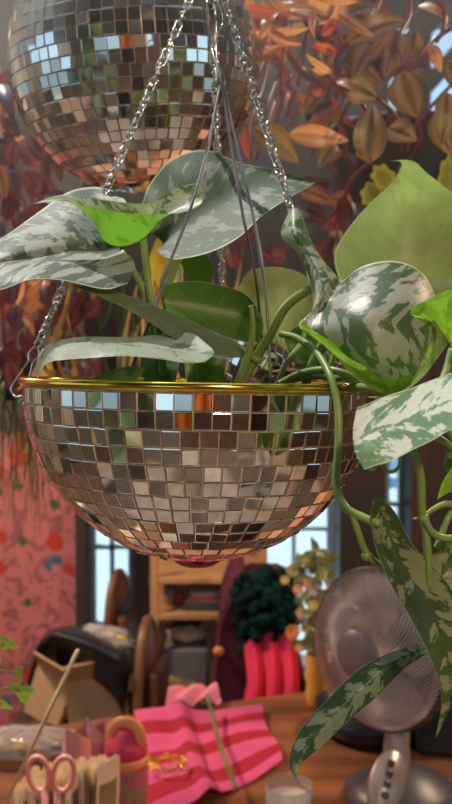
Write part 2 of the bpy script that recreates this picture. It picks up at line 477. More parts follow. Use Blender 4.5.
# ---- big mirror ball
MC = Pm(135, 66, 730); MR = .1
ball = empty('mirror_ball', MC + Vector((0, 0, -MR)), 'large round mirror ball hanging at the upper left behind the chains', 'mirror ball')
mb = MB(); mb.sphere(MC, MR-.0004, 64, 32); mb.build('ball_core', M['shell'], ball)
bt = Matrix.Rotation(R(-4), 3, 'Y') @ Matrix.Rotation(R(6), 3, 'X')
mb = MB()
tile_mesh(mb, MC, MR, bt, .0093, 0.0, R(86), .03, rng)
tile_mesh(mb, MC, MR, bt @ Matrix.Rotation(PI, 3, 'X'), .0093, 0.0, R(86), .03, rng)
mb.build('mirror_tiles', [M['mirror'], M['tile_edge']], ball, smooth=False)
mb = MB(); mb.tube([MC+Vector((0, 0, MR-.002)), MC+Vector((0, 0, MR+.012))], .008, 16); mb.tube([MC+Vector((0, 0, MR+.012)), MC+Vector((0, 0, 1.6))], .0012, 6)
mb.build('hanging_cap', M['chain'], ball)

# ---- little mirror ball between stems
SC = Pm(256, 366, 560); SR = .022
sb = empty('mirror_ball', SC+Vector((0, 0, -SR)), 'tiny mirror ball nestled among the pothos stems inside the bowl', 'mirror ball')
mb = MB(); mb.sphere(SC, SR-.0003, 32, 16); mb.build('ball_core', M['shell'], sb)
mb = MB(); tile_mesh(mb, SC, SR, Matrix.Rotation(.5, 3, 'Y'), .0058, 0, R(80), .03, rng, gap=.0003, thick=.0006)
tile_mesh(mb, SC, SR, Matrix.Rotation(.5+PI, 3, 'Y'), .0058, 0, R(80), .03, rng, gap=.0003, thick=.0006)
mb.build('mirror_tiles', [M['mirror'], M['tile_edge']], sb, smooth=False)
mb = MB(); mb.tube([SC+Vector((0, 0, -SR)), SC+Vector((0, 0, -SR-.03))], .0015, 8); mb.build('stake', M['stem_dark'], sb)

# ------------------------------------------------------------------ chains
APEX = Pm(210, -47, 520)
def chain_mesh(a, b, pitch=.0086, w=.0031, wire=.00074, rnd=None, sag=.0):
    mb = MB(); a = Vector(a); b = Vector(b); L = (b-a).length; n = int(L/pitch); t = (b-a)/L
    e = t.orthogonal().normalized(); f = t.cross(e)
    for i in range(n):
        c = a + t*(L*(i+.5)/n) + Vector((0, 0, -sag*4*(i/n)*(1-i/n)))
        th = (PI/2*(i % 2)) + rnd.uniform(-.35, .35) + i*.12
        s1 = e*math.cos(th)+f*math.sin(th)
        hl = pitch*.5+wire*1.6
        # twisted double-loop link: long wire loop with a wrapped waist
        pts = []
        for k in range(14):
            an = 2*PI*k/14
            x = math.cos(an)*(hl); y = math.sin(an)*w*(.62 if abs(math.cos(an)) < .5 else 1.0)*(.5+.5*abs(math.sin(an)))
            pts.append(c + t*x + s1*y)
        mb.tube(pts, wire, 6, closed=True)
        s2 = t.cross(s1)
        pts = [c + s1*(w*.42*math.cos(2*PI*k/8)) + s2*(wire*2.2*math.sin(2*PI*k/8)) + t*(wire*2.2*(k/8-.5)*2) for k in range(9)]
        mb.tube(pts, wire, 5)
    return mb
def clip_mesh(a, b, side, w=.0068, wire=.00062):
    mb = MB(); a = Vector(a); b = Vector(b); t = (b-a).normalized(); L = (b-a).length
    prof = [(0, 0), (.06, .25), (.18, .42), (.30, .22), (.36, .22), (.75, .55), (.92, .62), (1.0, .35), (1.03, 0)]
    pts = [a + t*(L*u) + side*(w*v) for u, v in prof] + [a + t*(L*u) - side*(w*v) for u, v in prof[::-1][1:-1]]
    mb.tube(spline(pts+[pts[0]], 48)[:-1], wire, 6, closed=True)
    return mb
att = {'left': Pm(16, 395, 515), 'right': Pm(352, 402, 460), 'back': Pm(226, 378, 612)}
crd = random.Random(5)
for nm, a in att.items():
    lab = {'left': 'silver twist chain rising from the left end of the gold rim', 'right': 'silver twist chain rising from the right side of the bowl past the curled leaf', 'back': 'silver twist chain rising from the back of the bowl behind the leaves'}[nm]
    t = (APEX-a).normalized(); clipL = .0215 if nm != 'left' else .0305
    top_clip = a + t*clipL
    root = empty('hanging_chain', a, lab, 'chain', 'chains holding the mirrored bowl')
    chain_mesh(top_clip, APEX, rnd=crd).build('chain_links', M['chain'], root)
    side = t.cross(Vector((0, 1, .1))).normalized()
    clip_mesh(top_clip, a, side).build('snap_clip', M['chain'], root)
    # screw eye on the bowl
    mb = MB(); d = (BC-a); d.z = 0; d.normalize()
    c = a + d*.004 + Vector((0, 0, -.004))
    for k, rr in ((0, .0022), (.9, .0018)):
        mb.tube([c + Vector((0, 0, rr*math.cos(2*PI*i/12))) + (d*math.cos(k)+side*math.sin(k))*rr*math.sin(2*PI*i/12) for i in range(12)], .0006, 6, closed=True)
    mb.tube([c, c + d*.008], .0011, 8)
    mb.build('screw_eye', M['brass'], root)
mb = MB()
mb.tube([APEX + Vector((.004*math.cos(2*PI*k/16), 0, .004*math.sin(2*PI*k/16))) for k in range(16)], .0009, 8, closed=True)
mb.tube([APEX+Vector((0, 0, .004)), Vector((APEX.x, APEX.y, 2.68))], .0008, 6)
tag(mb.build('hanging_ring', M['chain']), 'steel ring and wire gathering the three chains above the bowl', 'ring')

# strap hanger with wires
hub = Pm(221, 84, 530)
hang = empty('pot_hanger', hub, 'black ribbon strap hanger with three thin grey wires reaching into the bowl', 'hanger')
mb = MB()
line = px([(210, -60, 530), (212, 0, 530), (214, 30, 529), (216, 50, 528), (223, 68, 527), (222, 86, 530)])
sp = spline(line, 30)
g = []
for i, p in enumerate(sp):
    tw = .3 + i*.07; wd = .0030*(1 if i < 24 else .6)
    dv = Vector((math.cos(tw), math.sin(tw), 0))
    g.append([p-dv*wd+Vector((0, .0006, 0)), p+Vector((0, -.0004, 0)), p+dv*wd+Vector((0, .0006, 0))])
mb.grid(g); g2 = [[q + Vector((0, .0012, 0)) for q in r] for r in g]; mb.grid(g2, flip=True)
mb.build('strap', M['cordpink'], hang)
mb = MB(); mb.tube(spline(px([(207, 0, 524), (209, 30, 523), (212, 50, 522), (219, 72, 524), (221, 84, 528)]), 20), .0007, 6)
mb.tube(spline(px([(217, 0, 524), (222, 12, 523), (222, 26, 524), (216, 44, 522), (218, 70, 523), (221, 84, 528)]), 20), .0005, 6)
mb.build('silver_thread', M['chain'], hang)
mb = MB(); mb.lathe([(0, .006), (.0022, .0055), (.0026, 0), (.0022, -.0055), (0, -.006)][::-1], Matrix.Translation(hub), 16); mb.build('crimp', M['cord'], hang)
for pts in ([(220, 86, 528), (207, 150, 500), (190, 210, 476), (170, 262, 470), (150, 320, 462), (122, 392, 465)],
            [(222, 86, 530), (232, 150, 508), (243, 215, 490), (256, 280, 500), (262, 345, 530)],
            [(224, 86, 530), (238, 150, 505), (254, 220, 480), (266, 300, 460), (271, 388, 452)]):
    mb = MB(); mb.tube(spline(px(pts), 30), .00085, 8); mb.build('wire', M['cord'], hang)

# ------------------------------------------------------------------ satin pothos
base = BC + Vector((0, 0, -.02))
pothos = empty('satin_pothos', base, 'silver-splashed satin pothos spilling from the mirrored bowl', 'plant')
LN = []
def leaf(rows, mat, top=True, half='all', parent=None, name='leaf', nu=40, nv=24, label=None, wob=.0, mm=True, flip=None):
    rows = [px(r) if mm else r for r in rows]
    n = max(len(r) for r in rows)
    rows = [r if len(r) == n else [r[0]]*n for r in rows]
    g = surf(rows, nu, nv)
    if wob:
        rr = random.Random(len(LN)); ph = rr.random()*6
        for i in range(nu):
            for j in range(nv):
                w = abs(j/(nv-1)*2-1)
                g[i][j] = g[i][j] + Vector((0, 1, .25))*wob*w*w*math.sin(i/(nu-1)*19+ph+(3 if j > nv/2 else 0))
    fl = facing_flip(g, top, half) if flip is None else flip
    mb = MB(); mb.grid(g, flip=fl)
    o = mb.build(name, M[mat], parent or pothos)
    LN.append(o)
    if label: o['label'] = label
    return o
def stem(pts, r, mat='stem', parent=None, name='stem', r2=None, n=28):
    sp_ = spline(px(pts), n); r2 = r2 if r2 is not None else r
    mb = MB(); mb.tube(sp_, [(r+(r2-r)*i/(n-1))/1000.0 for i in range(n)], 10)
    return mb.build(name, M[mat], parent or pothos)

# L1 big silver leaf, left
leaf([[(112, 190, 520), (127, 204, 506), (124, 235, 492), (120, 250, 486), (131, 257, 474), (135, 269, 462), (127, 284, 450)],
      [(92, 187, 522), (104, 210, 502), (103, 240, 486), (102, 252, 482), (106, 262, 467), (107, 276, 450), (104, 289, 440)],
      [(68, 192, 512), (75, 215, 492), (72, 242, 476), (70, 252, 472), (70, 260, 458), (68, 273, 442), (66, 281, 434)],
      [(40, 211, 496), (42, 230, 478), (40, 248, 464), (38, 257, 462), (36, 264, 448), (34, 273, 434), (32, 279, 428)],
      [(8, 234, 476), (8, 244, 462), (6, 256, 452), (4, 262, 450), (3, 270, 438), (2, 281, 428), (0, 290, 424)],
      [(-30, 256, 458), (-31, 263, 450), (-32, 270, 444), (-33, 276, 441), (-34, 281, 434), (-35, 287, 429), (-36, 293, 426)],
      [(-62, 285, 430)]], 'leaf_a', True, wob=.0005, nv=36)
# L2 trough leaf above it
leaf([[(192, 183, 502), (199, 183, 500), (203, 192, 496), (202, 202, 492), (195, 208, 488)],
      [(180, 186, 500), (183, 194, 498), (186, 204, 494), (183, 210, 490), (180, 213, 484)],
      [(162, 196, 496), (162, 205, 494), (160, 220, 490), (159, 217, 482), (158, 214, 474)],
      [(150, 203, 494), (149, 222, 492), (144, 238, 486), (148, 228, 474), (150, 214, 466)],
      [(130, 203, 490), (128, 224, 487), (122, 247, 482), (128, 230, 470), (133, 214, 460)],
      [(105, 200, 486), (105, 218, 482), (103, 240, 476), (104, 226, 466), (107, 210, 458)],
      [(85, 197, 480), (87, 205, 476), (90, 217, 471), (88, 212, 465), (86, 206, 460)],
      [(60, 195, 470), (61, 196, 469), (62, 199, 468), (61, 200, 466), (60, 201, 464)],
      [(32, 204, 462)]], 'leaf_b', True, 'a', nv=36)
# L3 heart leaf behind wires
leaf([[(141, 208, 535), (147, 228, 530), (163, 243, 532), (157, 249, 520), (162, 256, 510)],
      [(150, 184, 550), (165, 200, 540), (178, 228, 532), (172, 245, 520), (178, 259, 504)],
      [(172, 159, 554), (190, 180, 542), (205, 208, 534), (203, 232, 520), (208, 253, 500)],
      [(205, 150, 560), (222, 172, 548), (233, 195, 538), (235, 215, 522), (238, 238, 502)],
      [(240, 163, 558), (250, 175, 550), (262, 186, 542), (262, 198, 528), (262, 216, 510)],
      [(275, 170, 556), (280, 176, 556), (290, 183, 546), (288, 188, 536), (290, 197, 522)],
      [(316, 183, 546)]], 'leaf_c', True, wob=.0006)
# L4 backlit green
leaf([[(165, 284, 500), (164, 300, 496), (168, 316, 496)],
      [(190, 281, 505), (192, 303, 498), (195, 328, 498)],
      [(215, 284, 508), (220, 308, 500), (222, 336, 500)],
      [(245, 294, 508), (247, 315, 502), (245, 342, 502)],
      [(262, 316, 508), (263, 328, 505), (258, 342, 505)]], 'leaf_green', False)
# L5 long olive edge-on
leaf([[(70, 285, 440)],
      [(105, 288, 450), (104, 292, 445), (100, 297, 442)],
      [(140, 300, 460), (135, 306, 452), (130, 311, 446)],
      [(175, 314, 468), (168, 322, 458), (165, 332, 450)],
      [(210, 330, 476), (200, 338, 465), (195, 351, 455)],
      [(235, 341, 480), (228, 348, 470), (222, 358, 460)],
      [(248, 350, 482), (248, 353, 475), (243, 357, 470)]], 'leaf_olive', False)
# L6 pale leaf on the rim
leaf([[(37, 380, 413)],
      [(37, 360, 420), (38, 358, 418), (42, 362, 416), (46, 364, 414)],
      [(50, 345, 425), (52, 343, 422), (56, 351, 418), (62, 360, 414)],
      [(80, 337, 434), (82, 338, 430), (85, 347, 422), (90, 358, 416)],
      [(126, 337, 444), (122, 341, 436), (122, 348, 426), (125, 356, 418)],
      [(158, 335, 456), (160, 345, 440), (160, 352, 430), (160, 359, 421)],
      [(190, 333, 460), (190, 350, 444), (188, 356, 434), (185, 363, 425)],
      [(206, 343, 450), (213, 350, 442), (213, 355, 437), (205, 362, 431)]], 'leaf_pale', True, 'b')
# L7 pale backlit behind
leaf([[(238, 288, 545), (240, 300, 545), (252, 325, 545)],
      [(250, 271, 553), (258, 300, 548), (262, 345, 547)],
      [(275, 267, 557), (282, 300, 552), (280, 350, 550)],
      [(298, 272, 557), (305, 300, 552), (300, 340, 550)],
      [(318, 285, 555), (322, 300, 552), (318, 318, 550)]], 'leaf_under', False)
# L8 big upper right underside
leaf([[(345, 296, 484), (395, 300, 504), (452, 300, 500), (500, 290, 480)],
      [(334, 258, 482), (390, 262, 504), (450, 260, 500), (505, 255, 480)],
      [(346, 232, 485), (395, 235, 506), (445, 228, 502), (490, 225, 485)],
      [(370, 203, 490), (402, 208, 505), (435, 203, 502), (468, 205, 490)],
      [(391, 184, 492), (408, 186, 499), (428, 185, 497), (446, 188, 492)],
      [(400, 170, 490), (407, 170, 491), (417, 171, 490), (427, 173, 488)],
      [(400, 162, 480), (404, 161, 479), (409, 160, 478), (413, 161, 478)],
      [(389, 161, 470)]], 'leaf_under', False, wob=.0008)
# L9 the large central leaf with a curled lobe
leaf([[(288, 213, 441), (292, 209, 440), (296, 208, 440), (301, 212, 440)],
      [(281, 235, 436), (289, 234, 430), (297, 232, 428), (306, 228, 434)],
      [(296, 252, 432), (302, 250, 427), (308, 248, 425), (313, 244, 430)],
      [(308, 275, 425), (313, 272, 419), (319, 268, 418), (326, 264, 424)],
      [(313, 308, 412), (320, 296, 408), (328, 286, 412), (335, 274, 422)],
      [(299, 326, 401), (318, 314, 406), (331, 298, 409), (342, 281, 421)],
      [(328, 348, 396), (340, 325, 391), (350, 300, 398), (359, 268, 421)],
      [(358, 378, 394), (366, 345, 383), (374, 305, 389), (382, 261, 420)],
      [(388, 393, 398), (394, 350, 385), (400, 305, 391), (405, 263, 421)],
      [(411, 384, 406), (416, 350, 394), (421, 310, 399), (424, 275, 423)],
      [(431, 358, 418), (434, 340, 412), (437, 322, 412), (437, 298, 423)]], 'leaf_main', True, 'all', nu=60, nv=36, wob=.0004)
leaf([[(299, 326, 400), (301, 324, 397), (303, 322, 396)],
      [(313, 337, 398), (315, 335, 394), (317, 333, 391)], [(328, 349, 394), (331, 346, 389), (333, 343, 387)],
      [(343, 365, 393), (346, 361, 387), (348, 357, 384)],
      [(358, 379, 392), (361, 373, 384), (364, 366, 381)], [(372, 389, 393), (374, 383, 385), (376, 376, 382)],
      [(388, 394, 396), (390, 388, 386), (391, 380, 383)], [(401, 391, 400), (402, 384, 391), (404, 376, 388)],
      [(411, 385, 405), (412, 380, 398), (413, 374, 394)]], 'leaf_lime', False, name='leaf_margin', nu=50, nv=8)
# L10 lime leaf at right
leaf([[(406, 317, 392)],
      [(416, 306, 394), (420, 312, 393), (424, 319, 396)],
      [(434, 297, 402), (437, 311, 404), (441, 330, 408)],
      [(455, 288, 412), (460, 315, 416), (462, 362, 420)],
      [(485, 285, 418), (488, 310, 424), (490, 370, 425)]], 'leaf_lime', False, wob=.0006)
leaf([[(424, 317, 404), (430, 318, 402), (436, 322, 402)],
      [(436, 336, 414), (442, 338, 408), (447, 342, 406)],
      [(418, 372, 424), (431, 366, 416), (442, 352, 410)],
      [(392, 392, 426), (408, 388, 420), (424, 376, 416)],
      [(366, 397, 424), (384, 399, 422), (402, 394, 418)]], 'leaf_under', False)
leaf([[(420, 292, 440)], [(432, 284, 442), (434, 290, 440), (436, 300, 438)], [(455, 280, 446), (456, 290, 442), (458, 305, 440)], [(480, 285, 446), (480, 290, 444), (480, 298, 442)]], 'leaf_under', False)
# L11 sunlit leaf low right
leaf([[(357, 408, 352), (353, 430, 342), (355, 452, 336), (364, 469, 332)],
      [(378, 399, 362), (378, 418, 350), (378, 440, 338), (385, 463, 330)],
      [(408, 389, 374), (408, 410, 358), (410, 430, 344), (413, 450, 334)],
      [(440, 377, 382), (440, 395, 366), (440, 415, 352), (443, 434, 342)],
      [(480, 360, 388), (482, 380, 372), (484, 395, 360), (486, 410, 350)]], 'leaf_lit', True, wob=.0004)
# L12 hanging dark leaf
leaf([[(372, 503, 380), (374, 499, 380), (380, 497, 380)],
      [(371, 524, 380), (384, 520, 386), (396, 513, 386)],
      [(377, 552, 382), (398, 555, 391), (415, 548, 391)],
      [(391, 586, 384), (418, 590, 393), (446, 580, 395)],
      [(408, 614, 386), (436, 620, 393), (464, 615, 395)],
      [(429, 655, 388), (448, 660, 393), (468, 652, 392)],
      [(441, 695, 390), (449, 698, 392), (457, 694, 390)],
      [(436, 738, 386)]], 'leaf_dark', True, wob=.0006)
leaf([[(426, 590, 402), (430, 594, 402), (438, 600, 402)], [(424, 572, 404), (440, 576, 406), (455, 590, 404)], [(436, 550, 406), (450, 560, 408), (470, 575, 406)], [(470, 530, 408)]], 'leaf_dark', True)
# L13 long lower leaf
leaf([[(424, 643, 436), (426, 648, 436), (427, 653, 436)],
      [(390, 652, 430), (398, 660, 424), (405, 669, 428)],
      [(360, 669, 424), (371, 681, 417), (380, 693, 421)],
      [(333, 693, 420), (344, 705, 413), (355, 716, 417)],
      [(308, 720, 416), (319, 730, 410), (330, 738, 413)],
      [(292, 747, 412), (300, 754, 408), (308, 758, 410)],
      [(290, 768, 410), (294, 769, 408), (298, 768, 408)],
      [(299, 786, 406)]], 'leaf_long', True, wob=.0005)
# smaller leaves inside
leaf([[(284, 335, 500), (286, 345, 498), (292, 358, 498)], [(300, 326, 506), (303, 344, 500), (306, 362, 500)], [(318, 330, 506), (322, 345, 503), (320, 358, 502)], [(332, 344, 506)]], 'leaf_green', False)
leaf([[(180, 262, 580)], [(188, 256, 582), (190, 270, 580), (192, 284, 580)], [(204, 254, 584), (206, 270, 582), (204, 288, 580)], [(214, 268, 584)]], 'leaf_green', False)
leaf([[(150, 392, 480), (160, 396, 480), (172, 396, 480)], [(140, 366, 490), (160, 372, 486), (178, 370, 488)], [(150, 345, 500), (166, 350, 498), (180, 352, 500)], [(172, 335, 505)]], 'leaf_green', False)
leaf([[(212, 340, 510)], [(196, 356, 510), (212, 362, 506), (226, 352, 508)], [(192, 376, 508), (208, 382, 504), (224, 376, 506)], [(196, 396, 505), (208, 398, 504), (220, 394, 505)]], 'leaf_green', False)
leaf([[(92, 379, 440)], [(104, 373, 445), (106, 378, 442), (108, 384, 440)], [(125, 367, 450), (127, 374, 446), (129, 384, 442)], [(148, 368, 455)]], 'leaf_under', True)
leaf([[(158, 300, 540)], [(160, 280, 545), (163, 285, 542), (167, 292, 540)], [(168, 262, 550), (172, 268, 548), (176, 276, 546)], [(182, 255, 552)]], 'leaf_under', False)
leaf([[(330, 360, 520)], [(312, 345, 524), (322, 352, 520), (326, 372, 518)], [(300, 352, 526), (308, 362, 522), (312, 380, 518)], [(292, 372, 524)]], 'leaf_olive', True)
leaf([[(474, 452, 400)], [(456, 462, 398), (452, 472, 396), (458, 485, 396)], [(445, 478, 398), (442, 485, 396), (446, 494, 396)], [(437, 500, 396)]], 'leaf_lime', True)
leaf([[(470, 440, 410)], [(450, 448, 408), (450, 458, 406), (455, 468, 406)], [(443, 462, 408), (443, 466, 407), (446, 472, 406)]], 'leaf_green', True)

# stems
stem([(143, 236, 486), (146, 262, 480), (150, 290, 475), (158, 330, 478), (165, 390, 490)], 2.1, r2=2.4)
stem([(122, 252, 486), (134, 272, 480), (146, 296, 478), (152, 330, 484), (160, 390, 495)], 1.8)
stem([(166, 240, 572), (176, 262, 560), (182, 300, 545), (190, 390, 530)], 1.9)
stem([(322, 286, 424), (305, 292, 430), (285, 308, 440), (270, 335, 452), (256, 358, 462), (240, 385, 470), (232, 400, 474)], 2.0, r2=3.0)
stem([(251, 305, 455), (253, 325, 456), (251, 345, 458), (244, 368, 462), (238, 388, 468)], 1.1, r2=2.4)
stem([(281, 334, 455), (297, 338, 445), (316, 352, 425), (331, 378, 405), (338, 410, 398), (338, 450, 395), (336, 485, 392), (345, 507, 388), (362, 517, 384), (380, 524, 381)], 1.7, r2=1.9, n=50)
stem([(351, 510, 386), (358, 532, 386), (366, 552, 388), (380, 566, 390), (395, 574, 392)], 1.5)
stem([(408, 440, 378), (416, 458, 382), (421, 480, 386), (422, 510, 390), (427, 545, 392), (429, 590, 396)], 1.8, n=40)
stem([(424, 518, 388), (432, 532, 390), (444, 538, 392), (462, 537, 396)], 1.6)
stem([(457, 505, 402), (445, 504, 400), (432, 510, 398), (422, 518, 394), (414, 519, 392)], 1.7, r2=.7)
stem([(452, 512, 404), (446, 522, 402), (440, 540, 402), (436, 548, 402)], 1.5)
stem([(381, 462, 374), (386, 470, 378), (394, 471, 380), (400, 464, 380), (400, 452, 380)], .8)
stem([(366, 467, 372), (372, 471, 374), (376, 469, 376)], .6)
stem([(330, 330, 470), (322, 345, 468), (312, 365, 468), (305, 385, 470), (300, 400, 472)], 2.6)
stem([(360, 385, 440), (345, 374, 440), (325, 370, 446), (300, 374, 455), (280, 384, 462)], 2.0)
stem([(337, 340, 450), (334, 355, 448), (330, 372, 446), (332, 392, 450)], 1.6)
stem([(355, 377, 440), (338, 378, 450), (315, 376, 462), (290, 380, 470)], 1.8)
stem([(306, 330, 490), (300, 345, 488), (285, 365, 485), (275, 392, 485)], 1.5)
stem([(455, 398, 400), (446, 410, 396), (452, 434, 392), (470, 448, 390)], 1.8)
stem([(420, 430, 384), (436, 437, 384), (452, 446, 388), (468, 450, 392)], 1.6)
stem([(424, 648, 436), (436, 640, 438), (452, 620, 436), (470, 590, 430)], 1.6)
stem([(440, 395, 400), (420, 398, 410), (395, 395, 420), (370, 388, 430), (350, 388, 445)], 2.2)
stem([(452, 350, 430), (446, 372, 425), (436, 392, 420), (420, 400, 420)], 2.0)
for q_, r_ in ((Pm(366, 556, 388), .0022), (Pm(424, 519, 389), .0024), (Pm(256, 358, 462), .0034)):
    mb = MB(); mb.sphere(q_, r_, 10, 8); mb.build('stem_node', M['stem'], pothos)
# a dried twig lying on the rim
mb = MB(); mb.tube(spline(px([(226, 378, 590), (250, 375, 560), (275, 372, 530), (300, 371, 500), (330, 377, 480)]), 24), [.0016+.0006*math.sin(i) for i in range(24)], 7)
mb.build('dry_stalk', simple('dry_stalk', (.6, .27, .08), .6, c2=(.25, .10, .04), scale=120), pothos)

# ================================================================== the room
def W(x, y, Y):
    r = fw + rt*((x-226)/F) + upv*((402-y)/F)
    return CAM + r*((Y-CAM.y)/r.y)
M['darkwood'] = simple('darkwood', (.045, .026, .02), .5, c2=(.09, .045, .03), scale=6, stretch=(1, 1, .12))
M['post'] = simple('post', (.05, .035, .03), .5)
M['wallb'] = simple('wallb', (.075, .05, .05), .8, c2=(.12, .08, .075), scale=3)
M['ceil'] = simple('ceil', (.20, .17, .15), .9)
M['floorm'] = simple('floorm', (.11, .07, .045), .5, c2=(.17, .11, .075), scale=5, stretch=(6, .5, 1))
M['taupe'] = simple('taupe', (.13, .105, .085), .9, c2=(.20, .165, .13), scale=60)
M['plaster'] = simple('plaster', (.08, .075, .06), .85, c2=(.26, .24, .19), scale=2.2, lo=.42, hi=.58)
M['frame'] = simple('frame', (.35, .48, .58), .5)
M['floral'] = floral('floral')
RX, Y0, Y1, H = 2.2, -2.6, 4.2, 3.2
mb = MB(); mb.box((0, (Y0+Y1)/2, -.05), (2*RX+.4, Y1-Y0+.4, .1)); struct(mb.build('floor', M['floorm'], smooth=False, origin=(0, 0, 0)))
def holes_wall(name, Y, holes, mat, th=.12, x0=-RX, x1=RX, z0=0, z1=H, axis='y'):
    xs = sorted({x0, x1} | {h[0] for h in holes} | {h[1] for h in holes})
    zs = sorted({z0, z1} | {h[2] for h in holes} | {h[3] for h in holes})
    mb = MB()
    for a, b in zip(xs, xs[1:]):
        for c, d in zip(zs, zs[1:]):
            mx, mz = (a+b)/2, (c+d)/2
            if any(h[0] < mx < h[1] and h[2] < mz < h[3] for h in holes): continue
            if axis == 'y': mb.box((mx, Y+th/2, mz), (b-a, th, d-c))
            elif axis == 'x': mb.box((Y+th/2, mx, mz), (th, b-a, d-c))
            else: mb.box((mx, mz, Y+th/2), (b-a, d-c, th))
    return struct(mb.build(name, mat, smooth=False, origin=(0, 0, 0)))
def hole(xa, xb, ya, yb, Y): return (W(xa, 400, Y).x, W(xb, 400, Y).x, W(226, yb, Y).z, W(226, ya, Y).z)
h1 = hole(86, 134, 380, 632, Y1); h2 = hole(254, 336, 440, 708, Y1); h3 = hole(384, 408, 410, 600, Y1)
h4 = hole(372, 470, 16, 132, Y1)
holes_wall('wall_back', Y1, [h1, h2, h3, h4], M['wallb'])
def window(n, h, Y, nx, nz, diag=False, wd=.035):
    r = struct(empty('window_%d' % n, ((h[0]+h[1])/2, Y, h[2])))
    mb = MB(); x0, x1, z0, z1 = h
    for x in (x0+wd/2, x1-wd/2): mb.box((x, Y+.05, (z0+z1)/2), (wd, .05, z1-z0))
    for z in (z0+wd/2, z1-wd/2): mb.box(((x0+x1)/2, Y+.05, z), (x1-x0, .05, wd))
    for i in range(1, nx): mb.box((x0+(x1-x0)*i/nx, Y+.05, (z0+z1)/2), (wd*.6, .04, z1-z0))
    for i in range(1, nz): mb.box(((x0+x1)/2, Y+.05, z0+(z1-z0)*i/nz), (x1-x0, .04, wd*.6))
    mb.build('window_frame', M['frame'] if not diag else M['post'], r, smooth=False)
    if diag:
        for k in range(2):
            mb = MB(); cx = x0+(x1-x0)*(.12+.52*k)
            mb.box((cx, Y-.03, (z0+z1)/2), (.07, .08, (z1-z0)*1.35), Matrix.Rotation(R(42), 3, 'Y'))
            mb.build('slanted_brace', M['post'], r, smooth=False)
    return r
window(1, h1, Y1, 2, 3); window(2, h2, Y1, 2, 3); window(3, h3, Y1, 1, 2); window(4, h4, Y1, 1, 1, True)
hl = [(-1.5, -.2, 1.0, 2.2), (-2.2, -1.7, 1.0, 2.2)]
holes_wall('wall_left', -RX-.12, [(-1.2, .9, .9, 2.3)], M['plaster'], x0=Y0, x1=Y1, axis='x')
holes_wall('wall_right', RX, [(-1.6, .2, 1.0, 2.2)], M['darkwood'], x0=Y0, x1=Y1, axis='x')
holes_wall('wall_front', Y0-.12, [(-1.7, -.5, .9, 2.2), (.9, 1.6, 1.1, 2.2)], M['plaster'])
holes_wall('ceiling', H, [(-1.9, .75, .1, 2.05)], M['ceil'], z0=Y0, z1=Y1, axis='z')  # skylight opening added so that sun reaches the plants and misses the table
mb = MB()
for x in (-1.02, -.14): mb.box((x, 1.075, H+.05), (.05, 1.95, .08))
struct(mb.build('trim_1', M['post'], smooth=False, origin=(0, 0, H)))
# floral wallpaper partition and its post
pw = W(76, 400, 3.4).x
wz = W(40, 432, 3.4).z
mb = MB(); mb.box(((-RX+pw)/2, 3.45, wz/2), (pw+RX, .08, wz)); struct(mb.build('wall_partition', M['floral'], smooth=False, origin=((-RX+pw)/2, 3.45, 0)))
mb = MB(); mb.box(((-RX+pw)/2, 3.47, (wz+3.2)/2), (pw+RX, .12, 3.2-wz)); struct(mb.build('shade_wall', M['wallb'], smooth=False))  # dark wall colour stands in for foliage shade above the wallpaper
mb = MB(); pe = W(85, 400, 3.38).x; mb.box(((pw+pe)/2, 3.43, 1.6), (pe-pw, .14, 3.2)); struct(mb.build('trim_2', M['post'], smooth=False))
mb = MB(); a, b = W(338, 400, 4.1).x, W(383, 400, 4.1).x; mb.box(((a+b)/2, 4.1, 1.6), (b-a, .18, 3.2)); struct(mb.build('trim_3', M['post'], smooth=False))
mb = MB(); a, b = W(409, 400, 4.1).x, W(424, 400, 4.1).x; mb.box(((a+b)/2, 4.1, 1.6), (b-a, .16, 3.2)); struct(mb.build('trim_4', simple('redwood', (.09, .035, .025), .5), smooth=False))
# street outside: pale ground so that low window panes read bright
mb = MB(); mb.box((0, 9, -.3), (30, 9, .1)); struct(mb.build('ground', simple('street', (.35, .5, .58), .8), smooth=False))
mb = MB(); mb.box((0, 13, 1.2), (30, .3, 2.6)); struct(mb.build('wall_outside', simple('streetwall', (.30, .52, .64), .8, c2=(.7, .8, .85), scale=1.2), smooth=False))

# unseen things added behind the camera for the mirrors to reflect
rug = MB(); rug.box((.0, -.55, .006), (2.6, 2.4, .012)); tag(rug.build('rug', M['taupe'], smooth=False), 'taupe woven rug out of view, added for the mirror tiles to reflect', 'rug')
def drape(x0, x1, y, z0, z1, mat, label):
    g = []
    for i in range(60):
        x = x0+(x1-x0)*i/59; o = .04*math.sin(i*.9)
        g.append([Vector((x, y+o, z0+(z1-z0)*j/6)) for j in range(7)])
    mb = MB(); mb.grid(g); mb.grid([[p+Vector((0, .01, 0)) for p in r] for r in g], flip=True)
    return tag(mb.build('curtain', mat), label, 'curtain')
drape(-.45, -.05, -2.4, .1, 2.5, simple('c_orange', (.75, .28, .06), .8), 'orange curtain beside the front window, added for the mirror tiles to reflect')
drape(-2.0, -1.75, -2.4, .1, 2.5, simple('c_pink', (.75, .12, .28), .8), 'pink curtain in the front corner, added for the mirror tiles to reflect')
drape(1.65, 2.05, -2.4, .1, 2.5, simple('c_green', (.05, .45, .28), .8), 'green curtain by the small front window, added for the mirror tiles to reflect')
cab = empty('cabinet', (.4, -2.25, 0), 'dark wooden cabinet against the front wall, added for the mirror tiles to reflect', 'cabinet')
mb = MB(); mb.box((.4, -2.25, .95), (.75, .5, 1.9), bevel=.01); mb.build('body', M['darkwood'], cab, smooth=False)
